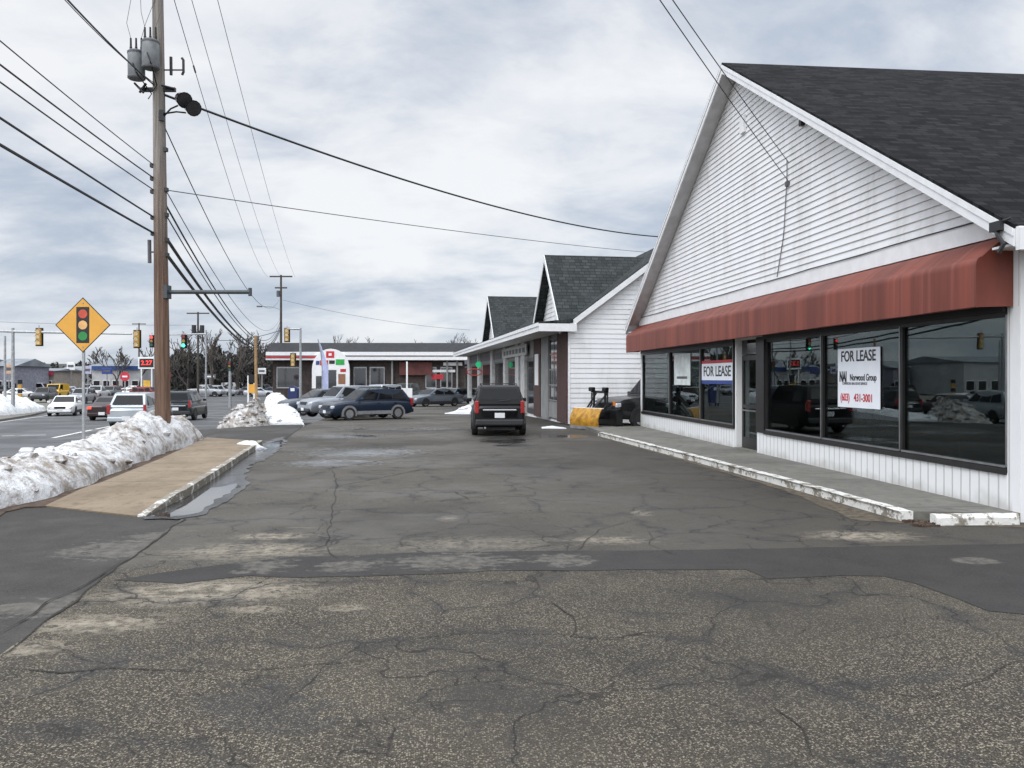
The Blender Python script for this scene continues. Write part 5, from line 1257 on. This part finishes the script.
t = house(34, 112, 40, 393, 371, 368, pm('beige_wall', (.35, .31, .27), .8), M_grroof, 'shop with bright pink red lettering band at the far left', stripe=pm('pinkred', (.45, .04, .08), .5), nwin=3)
MB().bb(-2.0, 1.6, -.75, -.62, 2.0, 2.6).build('pink_sign', pm('pink_sign', (.75, .25, .38), .6), t)
house(69, 150, 22, 392, 371, 366, pm('cream_wall', (.55, .55, .53), .8), M_grroof, 'small white house below the far wooded hill', nwin=3)
house(54, 118, 18, 392, 374, 371, pm('white_orange', (.60, .42, .33), .8), M_grroof, 'little white and orange kiosk between red shop and white house', nwin=1, depth=6, stripe=pm('orange_band', (.55, .10, .03), .5))
house(190, 150, 20, 390, 376, 372, pm('white_shed', (.58, .58, .56), .8), M_grroof, 'small white shed right of the big pole', nwin=2, depth=6)
house(4, 104, 22, 393, 366, 358, pm('grey_violet', (.28, .28, .33), .8), M_grroof, 'grey violet building cut by the left picture edge', nwin=2)
house(-140, 95, 150, 395, 360, 352, M_paleg, M_grroof, 'long pale warehouse added out of view on the left for the shop glass reflections', nwin=9, depth=18)  # unseen building added to give the store windows something to reflect
# price sign
p = GD(147, 120, -1.1); k = 120 / F
t = thing('price_sign', 'white framed petrol price board with red digits above a yellow panel', 'sign', p, -YAW)
zb, zt = CH + (HZ - 369) * k + 1.1, CH + (HZ - 357) * k + 1.1
MB().bb(-1.25, 1.2, -.1, .1, zb, zt).build('sign_cabinet', M_white, t, bevel=.03)
MB().bb(-1.05, 1.0, -.13, -.105, zb + .25, zt - .25).build('digit_panel', M_blackpaint, t)
text('lettering', '2.27', .9, emis('red_digits', (.9, .05, .04), 1.0), t, face_mtx((-.02, -.14, (zb + zt) / 2), (1, 0, 0)), .02, 1.05)
for x in (-.8, .7): MB().bb(x - .08, x + .08, -.08, .08, 0, zb).build('post', M_white, t)
MB().bb(-.5, .5, -.09, -.02, 1.2, 2.6).build('yellow_panel', pm('bright_yellow', (.70, .42, .06), .5), t)
p = GZ(125, 70); t = thing('road_sign', 'red and white octagonal sign left of the price board', 'road sign', p, -YAW); zc2 = CH + (HZ - 376.5) * 70 / F - p.z
MB().bb(-.04, .04, -.02, .02, 0, zc2 - .3).build('post', M_galv, t)
mb = MB(); mb.ext([(.42 * math.cos(a), -.03, zc2 + .42 * math.sin(a)) for a in (PI / 8 + PI * i / 4 for i in range(8))], (0, .02, 0)); mb.build('sign_panel', pm('stop_red', (.50, .03, .05), .5), t)
mb = MB(); mb.bb(-.22, .22, -.045, -.032, zc2 - .07, zc2 + .07); mb.build('white_band', M_white, t)
p = GZ(20, 74); t = thing('traffic_barrel', 'stacked yellow and black marker beside the signal mast', 'marker', p)
for i in range(4): MB().bb(-.16, .16, -.1, .1, 1.0 + i * .42, 1.36 + i * .42).build('band', M_sigyel if i % 2 == 0 else M_black, t)
MB().bb(-.05, .05, -.05, .05, 0, 1.0).build('post', M_galv, t)

for px, d, y0, y1, wpx, m_, lb in ((9, 130, 364, 374, 9, pm('peach_sign', (.60, .40, .28), .6), 'peach coloured pole sign at the far left'), (71, 150, 362, 370, 8, M_white, 'white pole sign above the small white house'),
                           (88, 135, 366, 374, 7, pm('lilac_sign', (.45, .45, .60), .6), 'pale lilac pole sign right of the warning sign post'), (107, 140, 368, 374, 10, M_bluepaint, 'dark blue pole sign left of the octagonal sign'),
                           (166, 140, 372, 379, 9, M_redpaint, 'dark red pole sign hidden close to the big pole'), (210, 150, 374, 379, 12, M_wiregrey, 'grey board sign before the dark wood'), (262, 140, 368, 374, 8, M_white, 'white board sign left of the convenience store')):
    p = GD(px, d, -1.1); k = d / F; za, zb = CH + (HZ - y1) * k + 1.1, CH + (HZ - y0) * k + 1.1; t = thing('pole_sign', lb, 'sign', p, -YAW)
    MB().bb(-wpx * k / 2, wpx * k / 2, -.1, .1, za, zb).build('sign_board', m_, t, bevel=.03)
    MB().bb(-wpx * k * .36, wpx * k * .36, -.13, -.105, za + (zb - za) * .35, za + (zb - za) * .65).build('sign_stripe', M_wiregrey if m_ is not M_wiregrey else M_white, t)
    MB().cyl((0, 0, 0), (0, 0, za), .09, n=8).build('post', M_galv, t)
# ---------------------------------------------------------------- trees, woods, hill
def bare_tree(px, d, ytop, spread, label, seed, thick=1.0, name='bare_tree'):
    rr = random.Random(seed); b_ = GD(px, d); b_.z = -1.1; H = CH + (HZ - ytop) * d / F + 1.1; H *= 1.3; t = thing(name, label, 'tree', b_)
    tb_, cb = MB(), MB()
    mn = .022 * thick * d / 100
    def grow(p, dirv, ln, r, depth, target):
        pts = [p]; q = p.copy(); dv = dirv.copy(); n = 3
        for i in range(n):
            dv = (dv + V(rr.uniform(-.16, .16), rr.uniform(-.16, .16), rr.uniform(-.02, .14))).normalized(); q = q + dv * ln / n; pts.append(q.copy())
        target.tube(pts, [max(mn, r * (1 - .16 * i)) for i in range(n + 1)], 5 if depth < 2 else 3)
        if depth >= 5: return
        for i in range(3 if depth < 4 else 2):
            a = rr.uniform(0, 2 * PI); s_ = rr.uniform(.35, .85) * spread
            nv = (dv + V(math.cos(a) * s_, math.sin(a) * s_, rr.uniform(-.05, .35))).normalized()
            st = pts[rr.choice((1, 2, 3))] if i else pts[-1]
            grow(st, nv, ln * rr.uniform(.58, .80), r * .58, depth + 1, cb)
    grow(V(0, 0, -.1), V(0, 0, 1), H * .30, H * .018, 0, tb_)
    tb_.build('trunk', M_bark, t); cb.build('crown', M_twig, t)
    return t
GT = 'bare trees at the junction'
for i, a in enumerate(((212, 135, 318, .9, 'tall bare tree just right of the lone far pole'), (188, 150, 330, 1.0, 'bare tree just right of the big pole'), (238, 140, 326, 1.0, 'bare tree above the small white light signal'),
                       (262, 145, 340, .9, 'low bare tree behind the tan post'), (118, 160, 345, 1.0, 'bare tree behind the blue fascia building'), (102, 165, 352, 1.0, 'short bare tree left of the blue fascia building'), (138, 155, 346, 1.0, 'bare tree behind the price board'),
                       (370, 170, 333, 1.0, 'bare treetop over the middle of the convenience store roof'), (384, 172, 336, .9, 'smaller treetop right beside the one over the store roof'), (468, 150, 331, .9, 'bare treetop between convenience store and shop roof'), (338, 180, 338, .9, 'faint treetop over the arched entrance'), (412, 178, 339, .9, 'lowest treetop over the right part of the store roof'), (459, 152, 335, .9, 'bare treetop touching the end of the shop canopy'))):
    o = bare_tree(a[0], a[1], a[2] + (8 if a[0] > 300 else 0), a[3], a[4], 40 + i, 1.0 if a[0] > 300 else 1.6); o['group'] = GT
def woods(name, spans, mat, label, seed, dens=1.0):
    """a far wood reading as one mass: many ragged upright sprays of twigs and boughs"""
    rr = random.Random(seed); mb = MB()
    for px0, px1, d0, d1, yt0, yt1 in spans:
        n = int(abs(px1 - px0) * 1.6 * dens)
        for i in range(n):
            u = rr.random(); px = px0 + (px1 - px0) * u; d = rr.uniform(d0, d1); b_ = GD(px, d, -1.15)
            H = (CH + 1.15 + (HZ - (yt0 + (yt1 - yt0) * u + noise.noise(V(px * .08, seed, 0)) * 5)) * d / F) * rr.uniform(.72, 1.03)
            w = H * rr.uniform(.16, .3)
            mb.tube([b_, b_ + V(0, 0, H * .9)], [H * .02, H * .006], 4)
            for j in range(34):
                z = H * (1 - rr.random() ** 1.3 * .95); rad = w * (1.15 - z / H) * 1.3 * rr.uniform(.3, 1); a = rr.uniform(0, 2 * PI)
                p = b_ + V(math.cos(a) * rad, math.sin(a) * rad, z); s_ = H * rr.uniform(.04, .10)
                e = V(rr.uniform(-1, 1), rr.uniform(-1, 1), rr.uniform(.2, 1.6)).normalized() * s_; f = V(rr.uniform(-1, 1), rr.uniform(-1, 1), rr.uniform(-.5, .5)).normalized() * s_ * .6
                mb.face([p - e - f * .5, p + f, p + e, p - f * .8])
    o = mb.build(name, mat); return tag(o, label, 'wood', kind='stuff')
woods('woodland', [(172, 292, 165, 200, 352, 348), (172, 292, 150, 165, 358, 356)], M_woods, 'dark winter wood behind the junction right of the big pole', 5)
woods('woodland', [(80, 172, 190, 240, 364, 358), (-60, 90, 260, 330, 366, 364)], M_woods, 'far dark tree line behind the buildings on the left', 9)
woods('woodland', [(285, 480, 230, 260, 352, 350)], M_woods, 'tree line hidden behind the convenience store', 13, .6)
rr = random.Random(3)
mb = MB()
for i in range(150):      # unseen wood added across the street to darken the shop window reflections
    y = rr.uniform(-10, 110); b_ = L(-62 - rr.uniform(0, 14) - y * .25, y); H = rr.uniform(5, 10)
    mb.tube([b_, b_ + V(0, 0, H)], [.16, .04], 4)
    for j in range(30):
        z = H * (1 - rr.random() ** 1.3 * .9); a = rr.uniform(0, 2 * PI); rad = rr.uniform(.2, 1.8); p = b_ + V(math.cos(a) * rad, math.sin(a) * rad, z); s_ = rr.uniform(.4, .9)
        e = V(rr.uniform(-1, 1), rr.uniform(-1, 1), rr.uniform(.2, 1.6)).normalized() * s_; f = V(rr.uniform(-1, 1), rr.uniform(-1, 1), rr.uniform(-.5, .5)).normalized() * s_ * .6
        mb.face([p - e - f * .5, p + f, p + e, p - f * .8])
tag(mb.build('woodland', M_woods), 'bare wood added across the street, seen only as reflections in the shop glass', 'wood', kind='stuff')
mb = MB(); rings = []
for i in range(60):
    x = -700 + i * 24; y = 620; h_ = 12 + 9 * noise.noise(V(x * .004, 2, 0)) + 3 * noise.noise(V(x * .02, 5, 0)); h_ = max(3, h_ * (1.1 if x < -150 else .7))
    rings.append([V(x, y, -1), V(x, y + 40, h_ * .8), V(x, y + 90, h_), V(x, y + 200, -1)])
mb.loft(rings); struct(mb.build('hill', M_hill, smooth=60))
